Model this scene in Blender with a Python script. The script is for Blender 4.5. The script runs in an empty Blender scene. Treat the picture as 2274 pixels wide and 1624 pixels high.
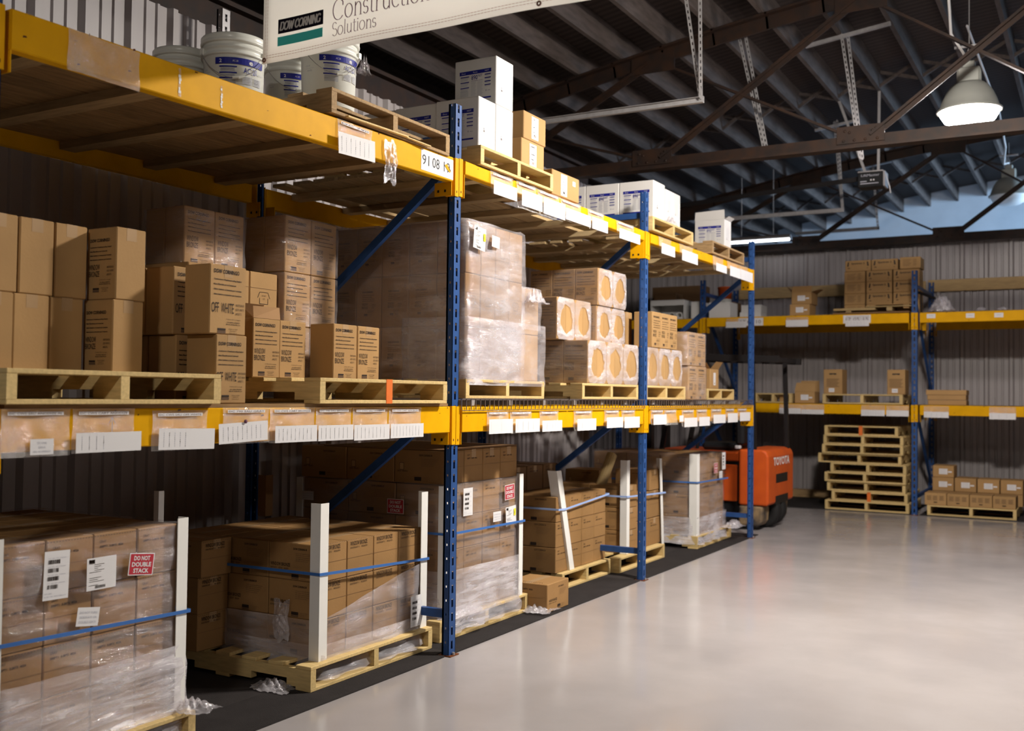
import bpy, bmesh, math, random
from mathutils import Vector, Matrix, Euler
random.seed(7)
PI = math.pi
sc = bpy.context.scene
C = sc.collection

# ------------------------------------------------------------------ camera
cam = bpy.data.cameras.new('camera'); cam_ob = bpy.data.objects.new('camera', cam); C.objects.link(cam_ob)
YAW, PIT, ROL = -0.5172, 0.0287, 0.0116
_f = Vector((math.sin(YAW)*math.cos(PIT), math.cos(YAW)*math.cos(PIT), math.sin(PIT)))
_r = Vector((math.cos(YAW), -math.sin(YAW), 0)); _u = _r.cross(_f)
R2 = math.cos(ROL)*_r + math.sin(ROL)*_u; U2 = -math.sin(ROL)*_r + math.cos(ROL)*_u
m = Matrix.Identity(4)
for i in range(3):
    m[i][0] = R2[i]; m[i][1] = U2[i]; m[i][2] = -_f[i]
m.translation = Vector((3.1064, -4.7935, 1.4367))
cam_ob.matrix_world = m
cam.sensor_width = 36.0; cam.lens = 2296.04/2274*36.0
cam.clip_start = 0.05; cam.clip_end = 100
cam.dof.use_dof = True; cam.dof.focus_distance = 5.3; cam.dof.aperture_fstop = 2.4
sc.camera = cam_ob
sc.view_settings.view_transform = 'Standard'; sc.view_settings.look = 'None'
sc.view_settings.gamma = 1.0; sc.view_settings.use_curve_mapping = False
sc.view_settings.exposure = 0.0
w = bpy.data.worlds.new('world'); sc.world = w; w.use_nodes = True
w.node_tree.nodes['Background'].inputs[0].default_value = (.5, .6, .8, 1)
w.node_tree.nodes['Background'].inputs[1].default_value = 0.01
sc.cycles.max_bounces = 8; sc.cycles.transparent_max_bounces = 24
sc.cycles.diffuse_bounces = 4; sc.cycles.glossy_bounces = 3
sc.cycles.sample_clamp_indirect = 4.0; sc.cycles.sample_clamp_direct = 0
LAMP_E = 700.0                         # emission of each high bay lens
LAMPS = [(2.12, 5.0, 3.97), (8.0, -.8, 4.0), (2.0, 11.3, 4.33), (2.6, -6.6, 4.0), (2.4, 1.6, 4.1)]
DAYLIGHT = 900.0                       # daylight from an added, unseen side window in the room behind

# ------------------------------------------------------------------ helpers
MATS = {}
def nt(name):
    mt = bpy.data.materials.new(name); mt.use_nodes = True
    n = mt.node_tree; b = n.nodes['Principled BSDF']; MATS[name] = mt
    return mt, n, b
def node(n, t, **kw):
    x = n.nodes.new(t)
    for k, v in kw.items():
        if k in x.inputs: x.inputs[k].default_value = v
        else: setattr(x, k, v)
    return x
def mat(name, col, rough=.6, metal=0., var=0., scale=8., bump=0., bscale=60., stretch=(1, 1, 1), rnd=0., spec=.22, col2=None, coat=0.):
    mt, n, b = nt(name); L = n.links
    b.inputs['Base Color'].default_value = (*col, 1); b.inputs['Roughness'].default_value = rough
    b.inputs['Metallic'].default_value = metal; b.inputs['Specular IOR Level'].default_value = spec
    b.inputs['Coat Weight'].default_value = coat
    if var or bump or rnd:
        tc = node(n, 'ShaderNodeTexCoord'); mp = node(n, 'ShaderNodeMapping'); mp.inputs['Scale'].default_value = stretch
        L.new(tc.outputs['Object'], mp.inputs['Vector'])
        if rnd:
            oi = node(n, 'ShaderNodeObjectInfo'); ad = node(n, 'ShaderNodeVectorMath', operation='ADD')
            mu = node(n, 'ShaderNodeMath', operation='MULTIPLY'); mu.inputs[1].default_value = 37.
            L.new(oi.outputs['Random'], mu.inputs[0]); L.new(mp.outputs[0], ad.inputs[0]); L.new(mu.outputs[0], ad.inputs[1]); src = ad.outputs[0]
        else: src = mp.outputs[0]
        nz = node(n, 'ShaderNodeTexNoise', Scale=scale, Detail=5.0); L.new(src, nz.inputs['Vector'])
        c2 = col2 or tuple(c*(1-var) for c in col)
        mx = node(n, 'ShaderNodeMix', data_type='RGBA'); mx.inputs[6].default_value = (*col, 1); mx.inputs[7].default_value = (*c2, 1)
        cr = node(n, 'ShaderNodeMapRange'); cr.inputs[1].default_value = .35; cr.inputs[2].default_value = .7
        L.new(nz.outputs['Fac'], cr.inputs[0]); L.new(cr.outputs[0], mx.inputs[0]); out = mx.outputs[2]
        if rnd:
            hs = node(n, 'ShaderNodeHueSaturation'); mr = node(n, 'ShaderNodeMapRange'); mr.inputs[3].default_value = 1-rnd; mr.inputs[4].default_value = 1+rnd
            L.new(oi.outputs['Random'], mr.inputs[0]); L.new(mr.outputs[0], hs.inputs['Value']); L.new(out, hs.inputs['Color']); out = hs.outputs[0]
        L.new(out, b.inputs['Base Color'])
        if bump:
            n2 = node(n, 'ShaderNodeTexNoise', Scale=bscale, Detail=3.0); L.new(src, n2.inputs['Vector'])
            bp = node(n, 'ShaderNodeBump', Strength=bump, Distance=.01); L.new(n2.outputs['Fac'], bp.inputs['Height']); L.new(bp.outputs[0], b.inputs['Normal'])
    return mt
def emis(name, col, s):
    mt, n, b = nt(name)
    b.inputs['Base Color'].default_value = (.8, .8, .8, 1); b.inputs['Emission Color'].default_value = (*col, 1); b.inputs['Emission Strength'].default_value = s
    return mt

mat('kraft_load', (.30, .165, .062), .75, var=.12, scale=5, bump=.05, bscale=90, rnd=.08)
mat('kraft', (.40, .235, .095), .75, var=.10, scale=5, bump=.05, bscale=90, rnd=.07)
mat('kraft_inner', (.34, .19, .085), .8, var=.1, rnd=.05)
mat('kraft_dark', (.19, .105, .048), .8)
mat('tape', (.42, .27, .14), .25, spec=.6)
mat('white_card', (.66, .64, .62), .6, var=.04, scale=3, rnd=.02)
mat('ink', (.028, .017, .012), .7)
mat('ink_soft', (.12, .07, .04), .8)
mat('ink_blue', (.012, .016, .22), .5)
mat('ink_gray', (.42, .42, .47), .7)
mat('ink_purple', (.16, .06, .10), .6)
mat('black', (.012, .012, .013), .5)
mat('logo_black', (.006, .004, .012), .35)
mat('teal', (.07, .60, .56), .35)
mat('vinyl', (.86, .85, .80), .38, var=.05, scale=4, bump=.12, bscale=5)
mat('stitch', (.55, .36, .30), .7)
mat('brass', (.30, .16, .12), .4, metal=.6)
mat('paper', (.68, .66, .66), .65)
_n = MATS['vinyl'].node_tree; _b = _n.nodes['Principled BSDF']; _t = _n.nodes.new('ShaderNodeBsdfTranslucent'); _t.inputs[0].default_value = (.98, .96, .92, 1)
_m = _n.nodes.new('ShaderNodeMixShader'); _m.inputs[0].default_value = .72; _n.links.new(_b.outputs[0], _m.inputs[1]); _n.links.new(_t.outputs[0], _m.inputs[2]); _n.links.new(_m.outputs[0], _n.nodes['Material Output'].inputs[0])
mat('red_ink', (.42, .03, .045), .5)
mat('yellow_ink', (.75, .65, .02), .5)
mat('blue_paint', (.026, .078, .24), .42, var=.25, scale=12, rnd=.05)
mat('yellow_paint', (.74, .37, .003), .5, spec=.06, var=.14, scale=6, bump=.02, bscale=30, rnd=.03)
mat('rust', (.16, .045, .01), .8, var=.5, scale=30)
mat('wire', (.26, .22, .21), .35, metal=.7)
mat('galv', (.46, .44, .44), .4, metal=.5, var=.2, scale=20)
mat('wood', (.64, .46, .20), .7, var=.22, scale=6, stretch=(2, 14, 14), bump=.08, bscale=30, rnd=.10)
mat('wood_x', (.66, .47, .235), .7, var=.22, scale=6, stretch=(14, 2, 14), bump=.08, bscale=30, rnd=.10)
mat('wood_old', (.42, .27, .13), .75, var=.35, scale=6, stretch=(2, 14, 14), bump=.1, bscale=30, rnd=.12)
mat('wood_dark', (.05, .045, .03), .8, var=.5, scale=14)
mat('wood_orange', (.75, .17, .03), .6, var=.2)
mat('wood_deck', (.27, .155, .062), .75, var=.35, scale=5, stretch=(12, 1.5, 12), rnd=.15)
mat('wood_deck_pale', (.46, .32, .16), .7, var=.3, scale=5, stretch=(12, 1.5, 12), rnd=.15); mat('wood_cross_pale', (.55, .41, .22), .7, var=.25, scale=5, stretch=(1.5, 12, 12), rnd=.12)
mat('wood_cross', (.36, .235, .11), .75, var=.3, scale=5, stretch=(1.5, 12, 12), rnd=.12)
mat('joist', (.095, .075, .068), .8, var=.4, scale=4, stretch=(6, 1, 6), rnd=.15)
mat('ledger', (.56, .38, .18), .7, var=.2, scale=5, stretch=(1.5, 12, 12))
mat('steel_brown', (.018, .0115, .0095), .6, var=.35, scale=9, col2=(.034, .016, .009))
mat('steel_black', (.012, .010, .010), .5)
mat('rubber', (.030, .025, .024), .85, var=.2, bump=.3, bscale=200)
mat('tyre', (.015, .014, .014), .7)
mat('pail', (.74, .74, .68), .3, spec=.5, var=.03)
mat('lamp_shell', (.33, .33, .30), .5, metal=.2)
mat('orange', (.56, .088, .012), .45, var=.15, scale=6, col2=(.48, .07, .012))
mat('orange_scuff', (.045, .04, .04), .6, var=.9, scale=7, col2=(.36, .24, .12))
mat('strap_blue', (.045, .14, .40), .4)
mat('strap_pale', (.30, .42, .72), .4)
mat('corner_white', (.76, .74, .70), .55, var=.03)
mat('tube_kraft', (.36, .25, .11), .6)
mat('siding', (.74, .80, .88), .6, var=.08, scale=3)
emis('lamp_glow', (1.0, .94, .86), LAMP_E); emis('lamp_glow_far', (1.0, .92, .90), LAMP_E*.22); emis('lamp_glow_rear', (1.0, .94, .86), LAMP_E*.26); emis('lamp_glow_added', (1.0, .94, .86), LAMP_E*.22)
mat('lens_off', (.80, .82, .84), .3)
emis('tube_glow', (.85, .92, 1.0), 9.0)
emis('added_window_glow', (.40, .66, 1.0), 6.0)  # pane glow of the added side window

def wall_mat():
    mt, n, b = nt('metal_wall'); L = n.links
    b.inputs['Roughness'].default_value = .42
    tc = node(n, 'ShaderNodeTexCoord'); mp = node(n, 'ShaderNodeMapping'); mp.inputs['Scale'].default_value = (1, 1, .25)
    L.new(tc.outputs['Object'], mp.inputs['Vector']); nz = node(n, 'ShaderNodeTexNoise', Scale=3., Detail=4.); L.new(mp.outputs[0], nz.inputs['Vector'])
    mx = node(n, 'ShaderNodeMix', data_type='RGBA'); mx.inputs[6].default_value = (.40, .365, .365, 1); mx.inputs[7].default_value = (.33, .295, .29, 1)
    L.new(nz.outputs['Fac'], mx.inputs[0]); L.new(mx.outputs[2], b.inputs['Base Color'])
wall_mat()
def floor_mat():
    mt, n, b = nt('floor_epoxy'); L = n.links
    tc = node(n, 'ShaderNodeTexCoord')
    nz = node(n, 'ShaderNodeTexNoise', Scale=.9, Detail=6.); L.new(tc.outputs['Object'], nz.inputs['Vector'])
    mx = node(n, 'ShaderNodeMix', data_type='RGBA'); mx.inputs[6].default_value = (.37, .34, .335, 1); mx.inputs[7].default_value = (.315, .288, .285, 1)
    cr = node(n, 'ShaderNodeMapRange'); cr.inputs[1].default_value = .38; cr.inputs[2].default_value = .62
    L.new(nz.outputs['Fac'], cr.inputs[0]); L.new(cr.outputs[0], mx.inputs[0]); L.new(mx.outputs[2], b.inputs['Base Color'])
    n2 = node(n, 'ShaderNodeTexNoise', Scale=2.2, Detail=5.); L.new(tc.outputs['Object'], n2.inputs['Vector'])
    r = node(n, 'ShaderNodeMapRange'); r.inputs[1].default_value = .3; r.inputs[2].default_value = .7; r.inputs[3].default_value = .10; r.inputs[4].default_value = .25
    L.new(n2.outputs['Fac'], r.inputs[0]); L.new(r.outputs[0], b.inputs['Roughness'])
    n3 = node(n, 'ShaderNodeTexNoise', Scale=5., Detail=2.); L.new(tc.outputs['Object'], n3.inputs['Vector'])
    bp = node(n, 'ShaderNodeBump', Strength=.08, Distance=.01); L.new(n3.outputs['Fac'], bp.inputs['Height']); L.new(bp.outputs[0], b.inputs['Normal'])
    b.inputs['Specular IOR Level'].default_value = .5
floor_mat()
def film_mat(name, lo, hi, sc_=(6, 6, 40), tint=(.88, .84, .88), rough=.16, rot=(0, 0, 0)):
    mt, n, b = nt(name); L = n.links; n.nodes.remove(b); out = n.nodes['Material Output']
    tr = node(n, 'ShaderNodeBsdfTransparent'); tr.inputs[0].default_value = (.97, .96, .97, 1)
    df = node(n, 'ShaderNodeBsdfDiffuse'); df.inputs[0].default_value = (*tint, 1)
    gl = node(n, 'ShaderNodeBsdfGlossy', Roughness=rough); gl.inputs[0].default_value = (.95, .93, .95, 1)
    tc = node(n, 'ShaderNodeTexCoord'); mp = node(n, 'ShaderNodeMapping'); mp.inputs['Scale'].default_value = sc_; mp.inputs['Rotation'].default_value = rot
    L.new(tc.outputs['Object'], mp.inputs['Vector'])
    nz = node(n, 'ShaderNodeTexNoise', Scale=1.0, Detail=6., Roughness=.65, Distortion=.6); L.new(mp.outputs[0], nz.inputs['Vector'])
    nb = node(n, 'ShaderNodeTexNoise', Scale=2.4, Detail=3.); L.new(tc.outputs['Object'], nb.inputs['Vector'])
    mul = node(n, 'ShaderNodeMath', operation='MULTIPLY'); L.new(nz.outputs['Fac'], mul.inputs[0]); L.new(nb.outputs['Fac'], mul.inputs[1])
    cr = node(n, 'ShaderNodeMapRange'); cr.inputs[1].default_value = .16; cr.inputs[2].default_value = .42; cr.inputs[3].default_value = lo; cr.inputs[4].default_value = hi
    L.new(mul.outputs[0], cr.inputs[0])
    bp = node(n, 'ShaderNodeBump', Strength=1.0, Distance=.035); L.new(nz.outputs['Fac'], bp.inputs['Height'])
    L.new(bp.outputs[0], gl.inputs['Normal'])
    ms = node(n, 'ShaderNodeMixShader'); ms.inputs[0].default_value = .45; L.new(df.outputs[0], ms.inputs[1]); L.new(gl.outputs[0], ms.inputs[2])
    mm = node(n, 'ShaderNodeMixShader'); L.new(cr.outputs[0], mm.inputs[0]); L.new(tr.outputs[0], mm.inputs[1]); L.new(ms.outputs[0], mm.inputs[2])
    L.new(mm.outputs[0], out.inputs[0])
film_mat('film', .05, .40, (3, 3, 16), tint=(.70, .66, .68), rough=.10)
film_mat('film_mid', .16, .62, (3, 3, 13), rough=.12, rot=(.5, 0, 0))
film_mat('film_thick', .22, .75, (6, 4, 22))
film_mat('film_skirt', .22, .85, (4, 3, 34), rot=(.45, 0, 0))
film_mat('pouch', .22, .48, (14, 14, 14), tint=(.90, .86, .80))

class MB:
    """collects geometry with material slots"""
    def __init__(s): s.v = []; s.f = []; s.m = []; s.slots = []
    def slot(s, name):
        if name not in s.slots: s.slots.append(name)
        return s.slots.index(name)
    def poly(s, pts, mt):
        k = len(s.v); s.v += [tuple(p) for p in pts]; s.f.append(tuple(range(k, k+len(pts)))); s.m.append(s.slot(mt))
    def raw(s, vs, fs, mt):
        k = len(s.v); s.v += [tuple(p) for p in vs]; i = s.slot(mt)
        for f in fs: s.f.append(tuple(k+a for a in f)); s.m.append(i)
    def box(s, x0, x1, y0, y1, z0, z1, mt, M=None):
        vs = [Vector(p) for p in ((x0,y0,z0),(x1,y0,z0),(x1,y1,z0),(x0,y1,z0),(x0,y0,z1),(x1,y0,z1),(x1,y1,z1),(x0,y1,z1))]
        if M is not None: vs = [M @ p for p in vs]
        s.raw(vs, [(0,3,2,1),(4,5,6,7),(0,1,5,4),(1,2,6,5),(2,3,7,6),(3,0,4,7)], mt)
    def cbox(s, x0, x1, y0, y1, z0, z1, mt, b=.003):
        X = (x0, x1); Y = (y0, y1); Z = (z0, z1); vs = []; ix = {}
        for i in (0, 1):
            for j in (0, 1):
                for k in (0, 1):
                    sx, sy, sz = (1 if i == 0 else -1), (1 if j == 0 else -1), (1 if k == 0 else -1)
                    for a, p in enumerate(((X[i], Y[j]+sy*b, Z[k]+sz*b), (X[i]+sx*b, Y[j], Z[k]+sz*b), (X[i]+sx*b, Y[j]+sy*b, Z[k]))):
                        ix[(i, j, k, a)] = len(vs); vs.append(p)
        g = lambda *t: ix[t]
        fs = []
        for i in (0, 1): fs.append((g(i,0,0,0), g(i,1,0,0), g(i,1,1,0), g(i,0,1,0)))
        for j in (0, 1): fs.append((g(0,j,0,1), g(1,j,0,1), g(1,j,1,1), g(0,j,1,1)))
        for k in (0, 1): fs.append((g(0,0,k,2), g(1,0,k,2), g(1,1,k,2), g(0,1,k,2)))
        for a_ in (0, 1):
            for b_ in (0, 1):
                fs.append((g(a_,b_,0,0), g(a_,b_,1,0), g(a_,b_,1,1), g(a_,b_,0,1)))
                fs.append((g(a_,0,b_,0), g(a_,1,b_,0), g(a_,1,b_,2), g(a_,0,b_,2)))
                fs.append((g(0,a_,b_,1), g(1,a_,b_,1), g(1,a_,b_,2), g(0,a_,b_,2)))
        for i in (0, 1):
            for j in (0, 1):
                for k in (0, 1): fs.append((g(i,j,k,0), g(i,j,k,1), g(i,j,k,2)))
        s.raw(vs, fs, mt); return s
    def bar(s, p, q, wd, ht, mt, up=(0, 0, 1)):
        p = Vector(p); q = Vector(q); d = (q-p); L = d.length; d.normalize(); up = Vector(up)
        sd = d.cross(up)
        if sd.length < 1e-4: sd = d.cross(Vector((1, 0, 0)))
        sd.normalize(); u = sd.cross(d)
        M = Matrix((( *d, 0), (*sd, 0), (*u, 0), (0, 0, 0, 1))).transposed(); M.translation = p
        s.box(0, L, -wd/2, wd/2, -ht/2, ht/2, mt, M)
    def tube(s, pts, r, mt, n=8):
        pts = [Vector(p) for p in pts]; rings = []
        for i, p in enumerate(pts):
            d = (pts[min(i+1, len(pts)-1)] - pts[max(i-1, 0)]).normalized()
            a = d.cross(Vector((0, 0, 1)))
            if a.length < 1e-3: a = d.cross(Vector((1, 0, 0)))
            a.normalize(); b = d.cross(a)
            rings.append([p + r*(math.cos(t*2*PI/n)*a + math.sin(t*2*PI/n)*b) for t in range(n)])
        vs = sum(rings, []); fs = []
        for i in range(len(pts)-1):
            for t in range(n): fs.append((i*n+t, i*n+(t+1) % n, (i+1)*n+(t+1) % n, (i+1)*n+t))
        fs.append(tuple(range(n))[::-1]); fs.append(tuple((len(pts)-1)*n+t for t in range(n)))
        s.raw(vs, fs, mt)
    def lathe(s, prof, mt, n=32, c=(0, 0, 0), cap0=False, cap1=False):
        vs = []; fs = []
        for r, z in prof:
            for t in range(n): vs.append((c[0]+r*math.cos(2*PI*t/n), c[1]+r*math.sin(2*PI*t/n), c[2]+z))
        for i in range(len(prof)-1):
            for t in range(n): fs.append((i*n+t, i*n+(t+1) % n, (i+1)*n+(t+1) % n, (i+1)*n+t))
        if cap0: fs.append(tuple(range(n))[::-1])
        if cap1: fs.append(tuple((len(prof)-1)*n+t for t in range(n)))
        s.raw(vs, fs, mt)
    def mesh(s, name, smooth=False):
        me = bpy.data.meshes.new(name); me.from_pydata(s.v, [], s.f)
        for nm in s.slots: me.materials.append(MATS[nm])
        me.polygons.foreach_set('material_index', s.m)
        if smooth:
            me.polygons.foreach_set('use_smooth', [True]*len(s.f))
        me.update(); bm = bmesh.new(); bm.from_mesh(me); bmesh.ops.recalc_face_normals(bm, faces=bm.faces); bm.to_mesh(me); bm.free()
        return me
def ob(name, me, parent=None, loc=(0, 0, 0), rot=(0, 0, 0), scale=(1, 1, 1)):
    o = bpy.data.objects.new(name, me); C.objects.link(o); o.location = loc; o.rotation_euler = rot; o.scale = scale
    if parent: o.parent = parent
    return o
def tag(o, label, cat, group=None, kind=None):
    if label: o['label'] = label
    if cat: o['category'] = cat
    if group: o['group'] = group
    if kind: o['kind'] = kind
    return o
def empty(name, loc, rot=(0, 0, 0)):
    o = bpy.data.objects.new(name, None); C.objects.link(o); o.location = loc; o.rotation_euler = rot; o.empty_display_size = .1
    return o
def struct(name, mb, loc=(0, 0, 0), smooth=False):
    o = ob(name, mb.mesh(name, smooth), None, loc); o['kind'] = 'structure'; return o

# ------------------------------------------------------------------ printing
_tc = {}
def text_geo(txt, bold=0.):
    k = (txt, bold)
    if k not in _tc:
        cu = bpy.data.curves.new('t', 'FONT'); cu.body = txt; cu.size = 1.0; cu.resolution_u = 2; cu.align_x = 'LEFT'; cu.offset = bold
        o = bpy.data.objects.new('t', cu); C.objects.link(o)
        me = bpy.data.meshes.new_from_object(o.evaluated_get(bpy.context.evaluated_depsgraph_get()))
        vs = [(v.co.x, v.co.y) for v in me.vertices]; fs = [tuple(p.vertices) for p in me.polygons]
        bpy.data.objects.remove(o); bpy.data.curves.remove(cu); bpy.data.meshes.remove(me)
        _tc[k] = (vs, fs)
    return _tc[k]
class Print(MB):
    def rect(s, x0, x1, y0, y1, mt, z=.0008): s.poly(((x0,y0,z),(x1,y0,z),(x1,y1,z),(x0,y1,z)), mt)
    def text(s, t, x, y, h, mt, wd=None, align='L', bold=0., shear=0., z=.0014, rot=0.):
        """h = cap height; wd = total width wanted"""
        vs, fs = text_geo(t, bold)
        if not vs: return
        x0 = min(v[0] for v in vs); x1 = max(v[0] for v in vs); sy = h/.70; sx = sy if wd is None else wd/(x1-x0)
        W_ = (x1-x0)*sx; ox = {'L': 0, 'C': -W_/2, 'R': -W_}[align]; c, sn = math.cos(rot), math.sin(rot)
        out = []
        for a, b in vs:
            px = (a-x0)*sx+ox+shear*b*sy; py = b*sy
            out.append((x+px*c-py*sn, y+px*sn+py*c, z))
        s.raw(out, fs, mt)
XF = (PI/2, 0, PI/2)      # rotation that lays a print on a face looking to +x
YF = (PI/2, 0, 0)         # on a face looking to -y
_pc = {}
def pr(style):
    if style in _pc: return _pc[style]
    p = Print()
    if style in ('wb', 'ow'):                     # tall face .19 x .285, origin at centre
        p.text('DOW CORNING®', -.078, .103, .0145, 'ink', .135, bold=.03)
        for i, t in enumerate(('Contractors Weatherproofing Sealant', "Mastic d'Étanchéité pour les Professionnels", 'Sellador Resistente a la Intemperie para Contratistas', 'Selante Resistente ao Intemperismo para Construtores')):
            p.text(t, -.078, .076-.0195*i, .0048, 'ink', .148 if i != 1 else .118, bold=.045)
        if style == 'wb':
            p.text('WINDOW', -.083, -.028, .026, 'ink', .074, bold=.0); p.text('BRONZE', -.083, -.060, .026, 'ink', .072, bold=.0)
        else: p.text('OFF', -.088, -.052, .040, 'ink', .038, bold=.0); p.text('WHITE', -.038, -.052, .040, 'ink', .068, bold=.0)
        for i, t in enumerate(('0007028105', 'USE BY 10NOV12', '#4026712')):
            p.text(t, .040, -.022-.017*i, .009, 'ink', .046 if i < 2 else .032)
        p.text('20 ×540 mL (18.3 fl. oz) sausages', .028, -.078, .0045, 'ink', .078, 'C')
        p.text('DOW CORNING CORPORATION', .028, -.090, .0045, 'ink', .07, 'C', .02); p.text('MIDLAND, MI 48686-0994, U.S.A.', .028, -.098, .0045, 'ink', .076, 'C', .02)
        p.rect(-.055, -.012, -.121, -.113, 'ink'); p.rect(-.055, -.012, -.133, -.1225, 'ink_soft')
        for i, t in enumerate(('WE HELP YOU INVENT', 'THE FUTURE.™', 'dowcorning.com')): p.text(t, .028, -.116-.0075*i, .004, 'ink', (.05, .036, .042)[i], 'C')
    elif style == 'side':                         # wide face .32 x .185
        p.text('DOW CORNING ®', .0, .058, .0095, 'ink', .085, bold=.02)
        for i in range(5): p.text('Contractors Weatherproofing Sealant' if i == 0 else 'Mastic / Sellador / Selante para Profesionales', .015, .040-.009*i, .0038, 'ink_soft', .11-.008*i)
        p.text('WINDOW BRONZE', -.145, -.025, .016, 'ink', .125, bold=.01); p.text('0007024711   USE BY   4026301', -.145, -.040, .008, 'ink', .115)
        p.rect(-.01, .035, -.075, -.06, 'ink'); p.rect(-.01, .035, -.083, -.077, 'ink_soft')
        for i in range(3): p.text('we help you invent the future', .045, -.064-.008*i, .004, 'ink_soft', .05-.008*i)
    elif style == 'side_plain':
        p.text('DOW CORNING ®', .0, .058, .0095, 'ink', .085, bold=.02)
        for i in range(5): p.text('Silicone Building Sealant / Mastic Silicone', .015, .040-.009*i, .0038, 'ink_soft', .11-.008*i)
        p.text('GRAY  0006921', -.145, -.03, .009, 'ink', .07)
        p.rect(-.03, .015, -.075, -.055, 'ink'); p.rect(-.13, -.1, -.02, .02, 'ink_soft'); p.rect(-.127, -.103, -.017, .017, 'kraft', .0012)
        for i in range(3): p.text('we help you invent the future', .025, -.06-.008*i, .004, 'ink_soft', .05-.008*i)
    elif style in ('end', 'end_grey'):            # end flaps .20 x .18
        if style == 'end': p.text('WINDOW BRONZE', -.08, .058, .020, 'ink', .13, bold=.005); p.text('0007024711   4026301', -.08, .044, .008, 'ink', .13)
        else: p.text('GRAY', -.075, .058, .010, 'ink', .03); p.text('20EPT1  3.08TS  4026', -.075, .040, .008, 'ink', .11, bold=.02)
        p.rect(-.099, .099, .0, .0018, 'kraft_dark')
        for i in range(16): p.rect(-.098+i*.0125, -.092+i*.0125, .084, .0865, 'ink_soft')
    elif style == 'end_small':                    # flat side with house mark .2 x .28
        p.rect(-.1, .1, .048, .050, 'kraft_dark'); p.rect(-.1, .1, -.052, -.050, 'kraft_dark')
        for a, b_ in (((-.03, .03), (.03, .03)), ((.03, .03), (.045, .0)), ((.03, -.03), (-.03, -.03)), ((-.03, .03), (-.045, .0)), ((-.03, 0), (-.03, -.03)), ((.03, 0), (.03, -.03))):
            dx, dy = b_[0]-a[0], b_[1]-a[1]; l = math.hypot(dx, dy); nx, ny = -dy/l*.0012, dx/l*.0012
            p.poly(((a[0]-nx, a[1]-ny, .001), (b_[0]-nx, b_[1]-ny, .001), (b_[0]+nx, b_[1]+ny, .001), (a[0]+nx, a[1]+ny, .001)), 'ink')
        p.text('DO NOT', 0, .008, .008, 'ink', .03, 'C'); p.text('CUT', 0, -.008, .008, 'ink', .016, 'C')
    elif style == 'white_front':                  # .30 x .29
        p.rect(-.115, .115, .055, .078, 'ink_blue')
        for i, t in enumerate(('Dow', 'Pecora', 'NST')): p.text(t, -.10+i*.085, .062, .009, 'paper', .03)
        p.text('890', -.028, .020, .028, 'ink_blue', .045, bold=.005); p.text('NST', .020, .034, .016, 'ink_blue', .032)
        p.rect(-.03, .055, .012, .0135, 'ink_blue')
        for x0, x1, k in ((-.108, -.045, 3), (.068, .112, 4)):
            for i in range(k):
                y = .040-.034*i if k == 3 else .040-.022*i
                p.rect(x0, x1, y, y+.006, 'ink_blue')
                for j in range(3 if k == 3 else 1): p.rect(x0+.001, x1-.004*(j+1), y-.006-.007*j, y-.003-.007*j, 'ink_gray')
        for x0, x1 in ((-.03, .005), (.015, .055)):
            for j in range(11): p.rect(x0, x1-.003*(j % 3), .002-.008*j, .0045-.008*j, 'ink_gray')
        for j in range(5): p.rect(-.108, -.050, -.050-.007*j, -.047-.007*j, 'ink_gray')
        p.rect(.075, .083, -.062, -.052, 'ink_gray'); p.rect(.09, .11, -.06, -.056, 'ink_gray')
        p.rect(-.115, .115, -.106, -.096, 'ink_blue')
    elif style == 'white_end':                    # vertical grey printing .2 x .29
        for x, t in ((-.03, '890NST   28-1123   CLASSIC'), (.0, 'ARCHITECTURAL SEALANT'), (.03, 'LOT 2250  EXP 04-13')):
            p.text(t, x, -.06, .011, 'ink_gray', .12, rot=PI/2)
        p.rect(-.042, -.028, -.055, -.045, 'ink_soft'); p.rect(-.042, -.028, -.04, -.03, 'ink_gray')
    elif style == 'kraft_label':                  # white slip .07 x .12
        p.rect(-.035, .035, -.062, .062, 'paper')
        for i in range(6): p.rect(-.025, .02-.006*(i % 3), .045-.014*i, .049-.014*i, 'ink_gray')
        p.rect(-.01, .012, -.05, -.035, 'ink_soft')
    elif style == 'slip':
        p.rect(-.022, .022, -.016, .016, 'paper'); p.rect(-.015, .012, -.004, 0, 'ink_gray')
    elif style == 'warn':                         # red sticker .11 x .10
        p.rect(-.058, .058, -.05, .05, 'paper'); p.rect(-.054, .054, -.046, .046, 'red_ink', .0012)
        for i, t in enumerate(('DO NOT', 'DOUBLE', 'STACK')): p.text(t, 0, .018-.028*i, .019, 'paper', (.075, .09, .072)[i], 'C', .03, z=.002)
    elif style == 'warn2':                        # white sticker .10 x .08
        p.rect(-.05, .05, -.042, .042, 'paper')
        for i, t in enumerate(('DO NOT TURN', 'SIDEWAYS OR', 'DOUBLE STACK')): p.text(t, 0, .014-.021*i, .010, 'ink_gray', .078, 'C', z=.002)
    elif style == 'ship':                         # barcode list .10 x .19
        p.rect(-.05, .05, -.095, .095, 'paper')
        random.seed(3)
        for k, (yy, xx) in enumerate(((.045, -.035), (.012, -.035), (-.02, -.035), (-.052, -.035))):
            x = xx
            while x < xx+(.042 if k else .045):
                wd = random.choice((.001, .0018, .003)); p.rect(x, x+wd, yy, yy+.016, 'ink', .002); x += wd+random.choice((.001, .002))
            p.text('NO. (00) 1000 13465204', -.035, yy+.02, .004, 'ink_gray', .07)
        p.text('LOT 0002', -.045, -.072, .005, 'ink_gray', .03); p.text('BL 201 000  DOW (03) L12', -.045, -.084, .005, 'ink_gray', .085)
    elif style == 'route':                        # packing note .12 x .13
        p.rect(-.06, .06, -.065, .065, 'paper'); p.rect(-.052, -.028, .044, .058, 'ink'); p.rect(-.052, -.028, .041, .0435, 'ink_gray')
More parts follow.
